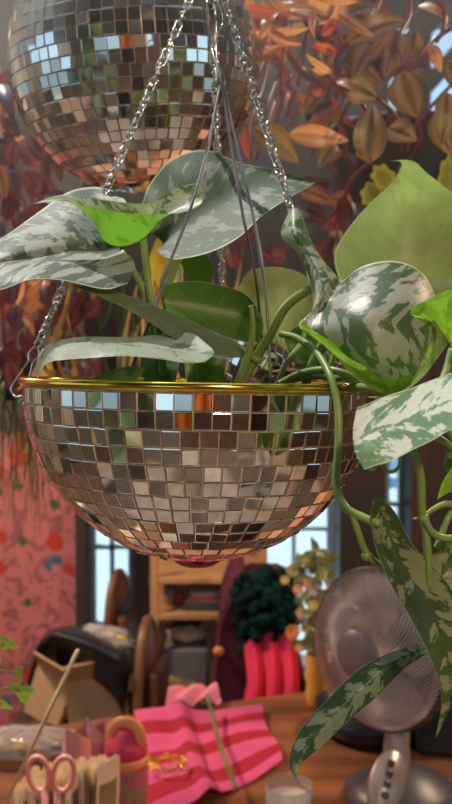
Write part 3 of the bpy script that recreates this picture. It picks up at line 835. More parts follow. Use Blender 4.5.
for s_ in (-1, 1):
    mb = MB(); mb.box((.4+s_*.185, -1.99, .98), (.35, .02, 1.7), bevel=.005); d_ = mb.build('door', M['darkwood'], cab, smooth=False)
    mb = MB(); mb.sphere((.4+s_*.04, -1.965, 1.0), .015, 10, 8); mb.build('knob', M['brass'], d_)

# unseen leafy plants added either side of the camera for the mirrors to reflect
def bushy(x, y, label, seed):
    rb = random.Random(seed); e_ = empty('potted_plant', (x, y, 0), label, 'plant')
    mb = MB(); mb.lathe([(0, 0), (.13, 0), (.17, .3), (.175, .32), (.16, .32), (.15, .28), (0, .28)], Matrix.Translation((x, y, 0)), 32); mb.build('pot', M['post'], e_)
    for k in range(34):
        a = rb.uniform(0, 2*PI); rr = rb.uniform(.08, .34); z = rb.uniform(.7, 1.75)
        p0 = Vector((x, y, .3)); p1 = Vector((x+rr*math.cos(a)*.5, y+rr*math.sin(a)*.5, z*.8)); p2_ = Vector((x+rr*math.cos(a), y+rr*math.sin(a), z))
        mb = MB(); mb.tube(spline([p0, p1, p2_], 10), .004, 6); mb.build('stem', M['stem_dark'], e_)
        d_ = Vector((math.cos(a), math.sin(a), -.4)).normalized(); L = rb.uniform(.14, .24); s2 = d_.cross(Vector((0, 0, 1))).normalized(); g = []
        for i in range(11):
            u = i/10; w_ = L*.32*math.sin(PI*u**.7)**.8 if 0 < u < 1 else 0
            c = p2_+d_*L*u-Vector((0, 0, .06*u*u)); g.append([c-s2*w_+Vector((0, 0, w_*.3)), c, c+s2*w_+Vector((0, 0, w_*.3))])
        mb = MB(); mb.grid(g); mb.build('leaf', M['leaf_bush'], e_)
M['leaf_bush'] = stripeleaf('leaf_bush', (.13, .17, .06), (.06, .09, .035), (.05, .07, .03), (.09, .12, .05), (.14, .22, .05), .25)
bushy(-.85, -.15, 'tall leafy green plant left of the camera, added for the mirror tiles to reflect', 1)
bushy(.85, -.05, 'tall leafy green plant right of the camera, added for the mirror tiles to reflect', 2)

# ------------------------------------------------------------------ lens shaped leaves
def lens(b, t, wpx, d, mat, parent, curl=.12, roll=.3, dt=0, nu=12, nv=6, fold=.25, local=None, sq=1.0):
    """leaf from base to tip (pixel spots at distance d), rolled about its own axis"""
    if local is None:
        B = P(b[0], b[1], d); T = P(t[0], t[1], d+dt); wid = wpx/F*d/2
    else: B, T, wid = b, t, wpx/2
    ax = T-B; L = ax.length; ax.normalize()
    view = (CAM-B).normalized(); side = ax.cross(view)
    side = side.normalized() if side.length > 1e-4 else ax.orthogonal()
    nrm = side.cross(ax)
    s2 = side*math.cos(roll)+nrm*math.sin(roll); n2 = nrm*math.cos(roll)-side*math.sin(roll)
    g = []
    for i in range(nu+1):
        u = i/nu; w_ = wid*(math.sin(PI*u**.78)**.8 if 0 < u < 1 else 0)*(1-.15*u)*sq
        c = B + ax*L*u + n2*(curl*L*math.sin(PI*u))
        g.append([c + s2*(w_*v) - n2*(w_*abs(v)*-fold) for v in [-1+2*j/nv for j in range(nv+1)]])
    mb = MB(); mb.grid(g, flip=facing_flip(g, True))
    return mb.build('leaf', M[mat], parent)
def tubep(pts, r, mat, parent, name='stem', n=20, seg=6):
    mb = MB(); mb.tube(spline(pts, n), r, seg); return mb.build(name, mat, parent)
def wirepot(parent, c, r, h, mat, ztop=3.18):
    mb = MB(); mb.lathe([(0, 0), (r*.72, 0), (r*.76, .004), (r, h), (r*1.05, h+.002), (r*1.05, h+.012), (r*.97, h+.012), (r*.93, h-.01), (0, h-.012)], Matrix.Translation(c), 32)
    mb.build('pot', mat, parent)
    for k in range(3):
        a = 2*PI*k/3+.4; e_ = Vector(c)+Vector((r*math.cos(a), r*math.sin(a), h+.01)); top = Vector((c[0], c[1], ztop))
        mb = MB(); mb.tube([e_, e_.lerp(top, .25)*1.0 if False else Vector((c[0], c[1], c[2]+h+.45)) if False else top], .0007, 5); mb.build('hanging_wire', M['cord'], parent)

M['blackpot'] = simple('blackpot', (.02, .022, .03), .3)
rg = random.Random(11)
# olive striped inch plant in the black pot, upper right
c1 = P(398, 205, 1.16)
ip = empty('inch_plant', c1, 'olive striped inch plant trailing from a black hanging pot at the upper right', 'plant', 'inch plants around the mirrored bowl')
wirepot(ip, c1, .10, .08, M['blackpot'])
EX = [((289, 134), (349, 141), 23, .85, 'inch_warm', .1), ((370, 164), (373, 103), 36, .86, 'inch_olive', .1),
      ((402, 71), (418, 118), 42, .88, 'inch_olive', -.1), ((347, 42), (407, 21), 30, .86, 'inch_olive', .5),
      ((429, 44), (441, 73), 15, .84, 'inch_warm', .3), ((346, 84), (377, 98), 34, .9, 'inch_olive', .2),
      ((388, 128), (417, 141), 30, .9, 'inch_olive', .4), ((447, 92), (441, 146), 26, .86, 'inch_olive', .2),
      ((436, 112), (452, 156), 26, .88, 'inch_olive', -.3), ((252, 128), (299, 163), 34, .9, 'inch_olive', .3),
      ((336, 80), (358, 94), 11, .84, 'inch_warm', .5), ((398, 30), (384, 78), 34, .93, 'inch_olive', .2),
      ((372, 45), (352, 80), 30, .93, 'inch_olive', -.2), ((388, 22), (366, 58), 22, .9, 'inch_warm', .9),
      ((416, 30), (404, 62), 24, .95, 'inch_olive', .3), ((418, 6), (450, 22), 14, .9, 'inch_warm', .8),
      ((448, 60), (462, 92), 22, .9, 'inch_olive', .1), ((345, 110), (322, 122), 12, .95, 'inch_olive', .5),
      ((395, 188), (425, 212), 22, .98, 'inch_dark', .4), ((330, 196), (352, 214), 26, .98, 'inch_warm', .6),
      ((300, 190), (335, 205), 22, .98, 'inch_warm', .4), ((296, 206), (330, 222), 24, 1.0, 'inch_dark', .2),
      ((350, 206), (322, 230), 26, 1.0, 'inch_dark', .5), ((345, 150), (352, 185), 16, 1.05, 'inch_dark', .6)]
for b, t, w_, d, m_, ro in EX: lens(b, t, w_, d, m_, ip, roll=ro, dt=rg.uniform(-.02, .02))
for k in range(66):
    x = rg.uniform(325, 470); y = rg.choice((rg.uniform(-25, 110), rg.uniform(-25, 60), rg.uniform(140, 250)))
    if x > 385 and y < 105: x -= 68
    a = rg.uniform(-PI, PI) if rg.random() < .3 else rg.gauss(PI/2+.2, .7); L = rg.uniform(26, 48)
    lens((x, y), (x+L*math.cos(a), y+L*math.sin(a)), rg.uniform(12, 26), rg.uniform(.95, 1.2), 'inch_olive' if rg.random() < .5 else 'inch_dark', ip, roll=rg.uniform(-.9, .9), dt=rg.uniform(-.03, .03))
for pts in ([(452, 84, 900), (430, 108, 900), (416, 126, 905), (408, 150, 960)], [(372, 160, 880), (352, 180, 900), (342, 205, 950), (334, 225, 990)],
            [(452, 28, 880), (432, 42, 880), (415, 66, 885), (395, 78, 900)], [(430, -10, 890), (444, 10, 880), (443, 30, 880), (436, 42, 880)],
            [(348, 42, 870), (362, 30, 880), (378, 5, 900), (384, -20, 920)], [(378, 98, 900), (398, 120, 950), (402, 150, 1050)],
            [(418, 118, 900), (420, 140, 980), (410, 160, 1060)], [(404, 66, 890), (398, 40, 920), (410, 10, 950), (400, -30, 960)], [(349, 41, 865), (335, 60, 880), (340, 82, 890), (360, 100, 920), (380, 140, 1040)]):
    tubep(px(pts), .0022, M['inch_stem'], ip)

# warm glowing inch plant in the middle top
c2 = P(300, -60, 1.05)
iw = empty('inch_plant', c2, 'red and copper glowing inch plant tangled behind the right hand chain', 'plant', 'inch plants around the mirrored bowl')
wirepot(iw, c2, .08, .09, M['blackpot'])
EW = [((259, 40), (283, 10), 10, .84, 'inch_warm', .9), ((282, 11), (322, 13), 14, .84, 'inch_warm', .9), ((262, 56), (285, 46), 9, .84, 'inch_warm', .4), ((318, 24), (352, 30), 9, .88, 'inch_warm', 1.0), ((345, -8), (330, 24), 16, .88, 'inch_warm', .5)]
for b, t, w_, d, m_, ro in EW: lens(b, t, w_, d, m_, iw, roll=ro)
for k in range(90):
    x = rg.uniform(236, 345); y = -20 + 150*rg.random()**1.5
    a = rg.gauss(.5, .9) + (PI if rg.random() < .35 else 0); L = rg.uniform(20, 52)
    lens((x, y), (x+L*math.cos(a), y+L*math.sin(a)*.8+6), rg.uniform(5, 15), rg.uniform(.84, 1.05), ('inch_warm' if rg.random() < .6 else 'inch_red') if y < 45 or rg.random() < .35 else ('inch_red' if rg.random() < .6 else 'inch_dark'), iw, roll=rg.uniform(-1.1, 1.1), dt=rg.uniform(-.03, .03), nu=10, nv=4)
for k in range(16):
    x = rg.uniform(240, 340); y = rg.uniform(90, 175)
    tubep([P(x, y, .95), P(x+rg.uniform(-6, 22), y-40, .96), P(x+rg.uniform(0, 35), y-90, 1.0), P(300+rg.uniform(-20, 20), -50, 1.05)], rg.uniform(.0012, .002), M['inch_stem'], iw)

# dusky inch plant at the left edge
c3 = P(-75, 175, 1.15)
idk = empty('inch_plant', c3, 'dusky purple inch plant hanging along the left edge behind the big mirror ball', 'plant', 'inch plants around the mirrored bowl')
wirepot(idk, c3, .08, .09, M['blackpot'])
for k in range(95):
    x = rg.uniform(-25, 85); y = rg.uniform(60, 375)
    if y < 200: x = rg.uniform(-25, 60)
    a = rg.gauss(PI/2, .6); L = rg.uniform(24, 46)
    lens((x, y), (x+L*math.cos(a), y+L*math.sin(a)), rg.uniform(12, 24), rg.uniform(.98, 1.25), 'inch_dark' if rg.random() < .85 else 'inch_warm', idk, roll=rg.uniform(-.9, .9), dt=rg.uniform(-.03, .03), nu=10, nv=4)
for k in range(9):
    x = -20+k*12
    tubep([P(x, 380-rg.uniform(0, 60), 1.15), P(x-5, 260, 1.17), P(x*.5-30, 160, 1.18), P(-75, 150, 1.16)], .0018, M['inch_stem'], idk)

# bleached grass like plant behind the bowl
c4 = P(190, 505, 1.15)
gp = empty('grass_plant', c4, 'straw gold grassy plant with long upright blades behind the bowl', 'plant')
wirepot(gp, c4, .06, .08, M['blackpot'], ztop=3.19)
M['golden'] = stripeleaf('golden', (.5, .3, .03), (.8, .48, .05), (.7, .4, .05), (.7, .4, .05), (.95, .6, .04), .5)
for k in range(64):
    x = rg.uniform(60, 335); top = rg.uniform(235, 350); d = rg.uniform(.98, 1.3); bx = x + rg.gauss(0, 12)
    b3 = P(190+(x-190)*.35, 455, 1.15); m3 = P(bx, 380, d); t3 = P(x+rg.gauss(0, 14), top, d)
    pts = spline([b3, m3, (m3+t3)/2+Vector((rg.gauss(0, .006), 0, .004)), t3], 16)
    wv = rg.uniform(.0018, .0045); an = rg.uniform(-.8, .8); sv = Vector((math.cos(an), math.sin(an), 0))
    g = [[p - sv*wv*(1-(i/15)**3), p+Vector((0, wv*.4, 0)), p + sv*wv*(1-(i/15)**3)] for i, p in enumerate(pts)]
    mb = MB(); mb.grid(g); mb.build('leaf', M['straw' if rg.random() < .6 else 'strand'], gp)
for (b, t, w_) in (((150, 300), (163, 228), 22), ((170, 310), (178, 236), 16), ((158, 330), (146, 262), 14), ((92, 300), (98, 258), 10), ((208, 330), (190, 280), 12), ((180, 410), (150, 340), 22)):
    lens(b, t, w_, 1.0, 'golden', gp, roll=rg.uniform(-.3, .3))
for (b, t, w_) in (((62, 330), (84, 290), 26), ((100, 300), (78, 318), 22), ((230, 240), (258, 226), 24), ((285, 262), (262, 250), 26), ((236, 268), (228, 236), 20), ((285, 238), (310, 230), 18), ((315, 262), (335, 236), 18)):
    lens(b, t, w_, 1.05, 'inch_dark', gp, roll=rg.uniform(-.3, .3))
# yellow edged leaves upper right
ye = empty('coleus', P(440, 230, .98), 'yellow edged scalloped foliage behind the big pale green leaf', 'plant')
def scallop(cx, cy, w_, h_, d, ang, parent):
    n = 40; C_ = P(cx, cy, d); rr = [[] for _ in range(9)]
    for i in range(n+1):
        a = 2*PI*i/n; rad = 1+.12*math.sin(a*7)
        for q in range(9):
            f_ = q/8
            x = math.cos(a)*w_/2*rad*f_; y = math.sin(a)*h_/2*rad*f_
            xr = x*math.cos(ang)-y*math.sin(ang); yr = x*math.sin(ang)+y*math.cos(ang)
            rr[q].append(P(cx+xr, cy+yr, d+.004*f_*f_+.001*math.sin(a*5)*f_))
    g = [[rr[q][i] for q in range(9)] for i in range(n+1)]
    mb = MB(); mb.grid(g, flip=facing_flip(g, True))
    for k in mb.nuv: mb.nuv[k] = [(u, .5+v/2) for u, v in mb.nuv[k]]
    mb.build('leaf', M['yellowgreen'], parent)
scallop(384, 178, 22, 30, .9, -.7, ye); scallop(372, 194, 22, 26, .92, .4, ye); scallop(447, 178, 18, 44, .9, .1, ye); scallop(460, 205, 30, 30, .92, .1, ye)
tubep(px([(384, 190, 905), (388, 205, 930), (400, 225, 960), (440, 230, 980)]), .0015, M['strand'], ye)
tubep(px([(447, 195, 905), (450, 215, 940), (440, 230, 980)]), .0015, M['strand'], ye)

# trailing thread plant at left
c5 = P(30, 400, 1.45)
tp = empty('trailing_plant', c5, 'green thread leaved plant trailing down at the left edge below the chain clip', 'plant')
wirepot(tp, c5, .06, .07, M['blackpot'], ztop=3.19)
for k in range(95):
    x = rg.uniform(-20, 100) if k % 3 else rg.uniform(-15, 50); y1 = rg.uniform(430, 520) + max(0, 45-abs(x-30))*.8*rg.random(); d = rg.uniform(1.36, 1.5)
    if x > 70: y1 = rg.uniform(420, 490)
    pts = [P(30+(x-30)*.7, 372+rg.uniform(-8, 8), 1.42), P(x, 392+rg.uniform(-8, 10), d), P(x+rg.gauss(0, 4), (395+y1)/2, d), P(x+rg.gauss(0, 5), y1, d)]
    r_ = rg.uniform(.0012, .0028); sp_ = spline(pts, 16)
    mb = MB(); mb.tube(sp_, [r_*(1-.7*i/15)*(1+.3*math.sin(i*2.4)) for i in range(16)], 5, flat=.6); mb.build('strand', M['strand'], tp)

# ivy sprig bottom left
iv = empty('ivy', P(-60, 700, .95), 'small yellow green ivy sprigs poking in at the lower left edge', 'plant')
def ivyleaf(cx, cy, s_, ang, d, roll=.3):
    pts = []; n = 30
    g = []
    for i in range(n+1):
        a = 2*PI*i/n
        rad = .62 + .22*math.cos(3*a) + .1*math.cos(a) + .06*math.cos(5*a)
        row = []
        for q in range(5):
            f_ = q/4; x = math.cos(a)*rad*f_*s_; y = math.sin(a)*rad*f_*s_*.8*math.cos(roll)
            xr = x*math.cos(ang)-y*math.sin(ang); yr = x*math.sin(ang)+y*math.cos(ang)
            row.append(P(cx+xr, cy+yr, d+.005*f_*math.sin(a)*math.sin(roll)+.002*f_))
        g.append(row)
    mb = MB(); mb.grid(g, flip=facing_flip(g, True)); mb.build('leaf', M['ivy'], iv)
for a in ((6, 643, 13, .3, .94, .3), (19, 672, 11, 1.5, .92, .8), (24, 693, 17, -2.6, .93, .2), (4, 705, 9, .4, .95, .5), (-6, 655, 12, 1, .95, .3)): ivyleaf(*a)
for pts in ([(-60, 690, 950), (-20, 672, 940), (5, 671, 930), (18, 675, 925)], [(-60, 720, 950), (-10, 694, 940), (8, 688, 935), (20, 690, 930)], [(-60, 660, 950), (-20, 650, 945), (4, 645, 940)]):
    tubep(px(pts), .0012, M['stem'], iv)
mb = MB(); mb.lathe([(0, -.10), (.05, -.10), (.065, 0), (.06, 0), (.055, -.01), (0, -.012)], Matrix.Translation(P(-95, 712, .97)), 28); mb.build('pot', M['blackpot'], iv)
top = P(-95, 712, .97)
for k in range(3):
    a = 2*PI*k/3; mb = MB(); mb.tube([top+Vector((.063*math.cos(a), .063*math.sin(a), 0)), Vector((top.x, top.y, 3.19))], .0007, 5); mb.build('hanging_wire', M['cord'], iv)

# ================================================================== the table
M['tablewood'] = simple('tablewood', (.19, .062, .027), .35, c2=(.30, .115, .052), scale=7, stretch=(.35, 3, 3), bump=.05)
A_ = G(-150, 752); B_ = G(500, 664); ex = (B_-A_).normalized(); ey = Vector((-ex.y, ex.x, 0))   # ey points away from the camera
Lx = (B_-A_).length; Dy = .92
tr = Matrix(((ex.x, ey.x, 0), (ex.y, ey.y, 0), (0, 0, 1)))
tb = empty('table', Vector((((A_+B_)/2 - ey*Dy/2).x, ((A_+B_)/2 - ey*Dy/2).y, 0)), 'reddish brown wooden table below the planter carrying the fan', 'table')
mb = MB(); cc = (A_+B_)/2 - ey*Dy/2; mb.box((cc.x, cc.y, .73), (Lx, Dy, .04), tr, bevel=.006); mb.build('tabletop', M['tablewood'], tb, smooth=False)
for i in (-1, 1):
    for j in (-1, 1):
        p = cc + ex*(Lx/2-.08)*i + ey*(Dy/2-.08)*j
        mb = MB(); mb.box((p.x, p.y, .355), (.06, .06, .71), tr, bevel=.006); mb.build('leg', M['tablewood'], tb, smooth=False)
mb = MB(); p = cc + ey*(Dy/2-.08); mb.box((p.x, p.y, .67), (Lx-.2, .02, .07), tr); mb.build('apron', M['tablewood'], tb, smooth=False)

# striped cloth
def cloth(corners, z0, mat, name, label, cat, wave, nu=50, nv=40, th=.003):
    TL, TR, BR_, BL = [G(*c) for c in corners]; g = []
    for i in range(nu):
        v = i/(nu-1); row = []
        for j in range(nv):
            u = j/(nv-1); p = TL.lerp(TR, u).lerp(BL.lerp(BR_, u), v)
            row.append(Vector((p.x, p.y, 0)) + Vector((wave(u, v)[0], 0, z0 + wave(u, v)[1])))
        g.append(row)
    mb = MB(); mb.grid(g, flip=False)
    if mb.v and (g[0][1]-g[0][0]).cross(g[1][0]-g[0][0]).z > 0: pass
    bot = [[p-Vector((0, 0, th)) for p in r] for r in g]; mb.grid(bot, flip=True)
    return tag(mb.build(name, mat), label, cat)
M['stripe'] = stripes('stripe', (.66, .075, .21), (.38, .006, .025), 0, 3.4, duty=.55)
cloth([(134, 716), (262, 712), (281, 768), (142, 836)], .755, M['stripe'], 'striped_cloth', 'pink and red striped cloth spread across the table', 'cloth',
      lambda u, v: (.005*math.sin(v*6+u*3), .006+.005*math.sin(u*8+math.sin(v*4)*1.2)+.003*math.sin(v*9)*math.sin(u*6+1) + .014*math.exp(-((u-.33-.1*v)/.06)**2)))
M['pinkcloth'] = simple('pinkcloth', (.75, .22, .30), .85)
cloth([(172, 698), (214, 694), (222, 708), (165, 712)], .756, M['pinkcloth'], 'pink_cloth', 'crumpled pale pink cloth at the back edge of the table', 'cloth',
      lambda u, v: (0, .018*abs(math.sin(u*7+v*3))+.012*math.sin(v*PI)), 24, 30)

# water bottle
bd = 1.3; bp_ = P(127, 800, bd); bx, by = bp_.x, bp_.y
bt_ = empty('water_bottle', (bx, by, .75), 'pink patterned water bottle with an orange carry loop cap', 'bottle')
Tm = Matrix.Translation((bx, by, .75))
M['bpink'] = simple('bpink', (.62, .10, .17), .25, c2=(.30, .22, .12), scale=38, lo=.48, hi=.56)
M['borange'] = simple('borange', (.92, .30, .10), .4); M['bcap'] = simple('bcap', (.75, .05, .12), .35)
mb = MB(); mb.lathe([(0, 0), (.028, 0), (.031, .004), (.031, .118), (.030, .122), (0, .122)], Tm, 40); mb.build('body', M['bpink'], bt_)
mb = MB(); mb.lathe([(0, .122), (.0325, .122), (.033, .125), (.033, .132), (.031, .135), (0, .135)], Tm, 40); mb.build('collar', M['borange'], bt_)
mb = MB(); mb.lathe([(0, .135), (.030, .135), (.030, .146), (.026, .156), (.016, .163), (.014, .172), (0, .174)], Tm, 40); mb.build('cap', M['bcap'], bt_)
mb = MB(); cz = Vector((bx, by-.004, .75+.162)); e_ = Vector((.95, -.3, 0)).normalized()
mb.tube([cz + e_*.0225*math.cos(2*PI*k/24) + Vector((0, 0, .0225*math.sin(2*PI*k/24)))*.95 for k in range(24)], .0055, 10, closed=True, flat=1.5); mb.build('carry_loop', M['borange'], bt_)

# paper packets in a row
M['kraft'] = simple('kraft', (.20, .12, .07), .85, c2=(.30, .19, .11), scale=30)
M['kraft_edge'] = simple('kraft_edge', (.72, .56, .40), .8)
pk0 = None
def packet(i):
    mb = MB(); w_, h_ = .062, .168
    g = []
    for a in range(8):
        z = h_*a/7
        g.append([Vector((w_*(b/6-.5), .0025*math.sin(b*1.1+i)+.002*math.sin(a), z + (.0035*(b % 2) if a == 7 else 0))) for b in range(7)])
    mb.grid(g); mb.grid([[p+Vector((0, .004, 0)) for p in r] for r in g], flip=True)
    for q_ in range(len(mb.f)):
        a_, b_ = divmod(q_ % 42, 6)
        if a_ == 6 or b_ in (0, 5): mb.m[q_] = 1
    return mb
for i in range(15):
    ob = packet(i).build('paper_packet', [M['kraft'], M['kraft_edge']], origin=(0, 0, 0))
    x = 38+i*4.6+rg.uniform(-.6, .6); q = P(x, 800, 1.17+.004*(i % 3)); ob.location = (q.x, q.y, .75); ob.rotation_euler = (R(rg.uniform(-3, 3)), R(-9+i*1.5+rg.uniform(-2, 2)), R(74+rg.uniform(-6, 6)))
    tag(ob, 'brown paper packet standing edge-on in the fanned row beside the water bottle', 'packet', 'brown paper packets standing in a row')
# scissors in a tin
tin = P(44, 810, 1.09); tin.z = .75
mb = MB(); mb.lathe([(0, 0), (.024, 0), (.024, .075), (.0228, .075), (.0228, .003), (0, .003)], Matrix.Translation(tin), 28)
tag(mb.build('tin_can', simple('tin', (.5, .5, .5), .3, .9)), 'small tin holding the pink handled scissors', 'tin')
scp = empty('scissors', tin+Vector((0, 0, .01)), 'pink handled scissors standing handles up at the lower left', 'scissors')
M['spink'] = simple('spink', (.75, .27, .25), .35)
for s_ in (-1, 1):
    c = P(51+s_*12.5, 774, 1.09); mb = MB()
    mb.tube([c + Vector((.0125*math.cos(2*PI*k/24)+s_*.002*math.sin(2*PI*k/24), 0, .021*math.sin(2*PI*k/24))) for k in range(24)], .0035, 8, closed=True)
    mb.tube([c+Vector((-s_*.006, 0, -.018)), Vector((tin.x+.008, tin.y, tin.z+.085))], .0038, 8)
    mb.build('handle', M['spink'], scp)
    mb = MB(); a = Vector((tin.x+.008, tin.y+s_*.001, .75+.088)); b = Vector((tin.x-s_*.004, tin.y+s_*.001, .75+.012)); mb.tube([a, (a+b)/2, b], [.004, .0035, .0008], 6, flat=.3); mb.build('blade', M['chain'], scp)
# glass with a skewer
gc = P(6, 800, 1.08); gc.z = .75
def clearmat(name, c, a, rough=.08):
    m, nt, o = newmat(name); t = N(nt, 'ShaderNodeBsdfTransparent'); g_ = N(nt, 'ShaderNodeBsdfPrincipled', Roughness=rough)
    t.inputs[0].default_value = rgba(tuple(.6+.4*x for x in c)); g_.inputs['Base Color'].default_value = rgba(c)
    lw = N(nt, 'ShaderNodeLayerWeight', Blend=.35); mx = N(nt, 'ShaderNodeMixShader')
    nt.links.new(math_n(nt, 'MULTIPLY_ADD', lw.outputs['Facing'], .5, a), mx.inputs[0])
    nt.links.new(t.outputs[0], mx.inputs[1]); nt.links.new(g_.outputs[0], mx.inputs[2]); nt.links.new(mx.outputs[0], o.inputs[0]); return m
M['glass'] = clearmat('glass', (.75, .78, .8), .08)
mb = MB(); mb.lathe([(0, 0), (.026, 0), (.028, .005), (.031, .135), (.0295, .135), (.0265, .008), (0, .008)], Matrix.Translation(gc), 32)
tag(mb.build('drinking_glass', M['glass']), 'clear drinking glass at the bottom left corner holding a wooden skewer', 'glass')
mb = MB(); mb.tube([P(9, 796, 1.08), P(78, 650, 1.06)], .0022, 8)
tag(mb.build('skewer', simple('skewer', (.72, .48, .28), .5)), 'thin pale wooden skewer leaning up out of the glass', 'stick')
# pink folded gift bags
def giftbag(cx, w_, h_, d, col_, rz, label):
    q = P(cx, 790, d); r_ = empty('gift_bag', (q.x, q.y, .75), label, 'bag'); mb = MB()
    rot = Matrix.Rotation(rz, 3, 'Z'); n = 12
    prof = []
    for i in range(n+1):
        t = i/n; z = h_*t; hw = w_/2*(1-.05*t); hd = .016*(1-t*.6)
        pinch = .35 if t > .55 else 1
        ring = [(-hw, -hd), (0, -hd*1.0), (hw, -hd), (hw*(.8 if t > .5 else 1), 0), (hw, hd), (0, hd), (-hw, hd), (-hw*(.8 if t > .5 else 1), 0)]
        prof.append([len(mb.v)+k for k in range(8)])
        for k, (a, b) in enumerate(ring):
            dz = (.012*math.cos(k*PI/2.0) if i == n else 0)
            mb.v.append(Vector((q.x, q.y, .75)) + rot @ Vector((a, b, z+dz)))
    for a, b in zip(prof, prof[1:]):
        for k in range(8): mb.face((a[k], a[(k+1) % 8], b[(k+1) % 8], b[k]))
    mb.face(prof[0][::-1]); mb.build('body', col_, r_)
    mb = MB(); mb.box(Vector((q.x, q.y, .75+h_*.55)) + rot @ Vector((0, -.017, 0)), (w_*.4, .0015, h_*.25), rot); mb.build('paper_label', M['pinkcloth'], r_, smooth=False)
M['palepink'] = simple('palepink', (.75, .36, .34), .7)
giftbag(77, .040, .158, 1.32, M['palepink'], .5, 'pale pink paper bag standing between the scissors and the bottle')
giftbag(98, .034, .145, 1.38, simple('deeppink', (.60, .14, .20), .7, c2=(.8, .5, .42), scale=14), -.4, 'deeper pink paper bag behind the pale one, left of the bottle')
# clear bag of yellow sweets
q = G(28, 757); sweets = empty('plastic_bag', (q.x, q.y, .75), 'crumpled clear plastic bag with yellow wrappers on the table at left', 'bag')
def crumple(c, rx, ry, rz, seed, seg=36, rings=20, amp=.25):
    mb = MB(); rr = random.Random(seed); ph = [(rr.uniform(2, 9), rr.uniform(2, 9), rr.uniform(0, 6)) for _ in range(8)]
    mb.sphere((0, 0, 0), 1, seg, rings)
    out = []
    for v in mb.v:
        a = math.atan2(v.y, v.x); k = sum(math.sin(a*round(f1)+v.z*f2+p)*1.0 for f1, f2, p in ph)/8
        k = 1 + amp*(abs(k)*2-.5)
        out.append(Vector((c[0]+v.x*rx*k, c[1]+v.y*ry*k, max(c[2]-rz*.98, c[2]+v.z*rz*k))))
    mb.v = out; return mb
M['film'] = clearmat('film', (.62, .58, .56), .28, .15)
crumple((q.x, q.y, .776), .085, .05, .025, 4).build('film', M['film'], sweets)
for k in range(9):
    mb = MB(); p = Vector((q.x+rg.uniform(-.05, .05), q.y+rg.uniform(-.03, .03), .765+rg.uniform(0, .012))); mb.sphere(p, .010, 10, 6, sc_=(1.3, .7, .5)); mb.build('wrapper', simple('ysweet', (.8, .5, .05), .4) if k == 0 else bpy.data.materials['ysweet'], sweets)
# gold jewellery
q = G(167, 782); mb = MB()
for k in range(26):
    a = 2*PI*k/26; p = Vector((q.x+.030*math.cos(a), q.y+.022*math.sin(a), .782+.003*math.sin(5*a))); ax_ = Vector((-math.sin(a), math.cos(a), .4*(-1)**k)).normalized(); o_ = ax_.orthogonal().normalized(); o2 = ax_.cross(o_)
    mb.tube([p+ax_*.0055*math.cos(2*PI*i/10)+(o_ if k % 2 else o2)*.0032*math.sin(2*PI*i/10) for i in range(10)], .0013, 5, closed=True)
tag(mb.build('gold_bracelet', M['gold']), 'gold link bracelet lying on the striped cloth', 'bracelet')
# dark stalk on the cloth
mb = MB(); a, b = G(208, 718), G(236, 812); mb.tube(spline([a+Vector((0, 0, .045)), a.lerp(b, .5)+Vector((-.004, 0, .038)), b+Vector((0, 0, .036))], 14), [.0042]*14, 8)
tag(mb.build('twig', M['stem_dark']), 'dark green stalk lying across the striped cloth', 'twig')
# candle glass
q = P(289, 800, 1.36); mb = MB(); cg = empty('candle', (q.x, q.y, .75), 'white candle in a short clear glass at the bottom edge', 'candle')
mb.lathe([(0, 0), (.033, 0), (.035, .004), (.036, .062), (.0345, .062), (.0335, .006), (0, .006)], Matrix.Translation((q.x, q.y, .75)), 36); mb.build('glass', M['glass'], cg)
mb = MB(); mb.lathe([(0, .007), (.033, .007), (.0335, .042), (.028, .043), (0, .042)], Matrix.Translation((q.x, q.y, .75)), 36); mb.build('wax', simple('wax', (.82, .66, .55), .5), cg)

# ------------------------------------------------------------------ desk fan
fc = P(380, 648, 1.42); yaw = R(47); n_ = Vector((-math.sin(yaw), -math.cos(yaw), .04)).normalized()
sx_ = Vector((math.cos(yaw), -math.sin(yaw), 0)); sx_ = (sx_ - n_*sx_.dot(n_)).normalized(); sy_ = n_.cross(sx_)
FT = Matrix(((sx_.x, sy_.x, n_.x, fc.x), (sx_.y, sy_.y, n_.y, fc.y), (sx_.z, sy_.z, n_.z, fc.z), (0, 0, 0, 1)))
def fp(r, a, z): return FT @ Vector((r*math.cos(a), r*math.sin(a), z))
bc = P(402, 800, 1.44); bc.z = .75
fan = empty('desk_fan', bc, 'grey desk fan with round wire grille standing on the table at right', 'fan')
M['fangrey'] = simple('fangrey', (.62, .54, .52), .35, .4); M['fanmid'] = simple('fanmid', (.15, .115, .125), .4)
M['fanbase'] = simple('fanbase', (.065, .058, .07), .4)
M['fandark'] = simple('fandark', (.035, .03, .032), .35); M['fansil'] = simple('fansil', (.40, .34, .30), .35, .5)
FR = .124
mb = MB()
for k in range(84):
    a0 = 2*PI*k/84; pts = []
    for i in range(11):
        t = i/10; r = .036+(FR-.036)*t
        pts.append(fp(r, a0+.75*t*t, .046*(1-t**2.2)+.012))
    mb.tube(pts, .0009, 4)
mb.build('front_grille', M['fangrey'], fan)
mb = MB()
for k in range(60):
    a0 = 2*PI*k/60; mb.tube([fp(.04+(FR-.04)*t, a0-.5*t, -.05*(1-t**2.6)-.006) for t in [i/7 for i in range(8)]], .0009, 4)
mb.build('back_grille', M['fandark'], fan)
mb = MB()
for z, rr, w_ in ((.008, FR+.001, .0035), (-.006, FR+.001, .003)): mb.tube([fp(rr, 2*PI*k/72, z) for k in range(72)], w_, 8, closed=True)
mb.build('grille_ring', M['fandark'], fan)
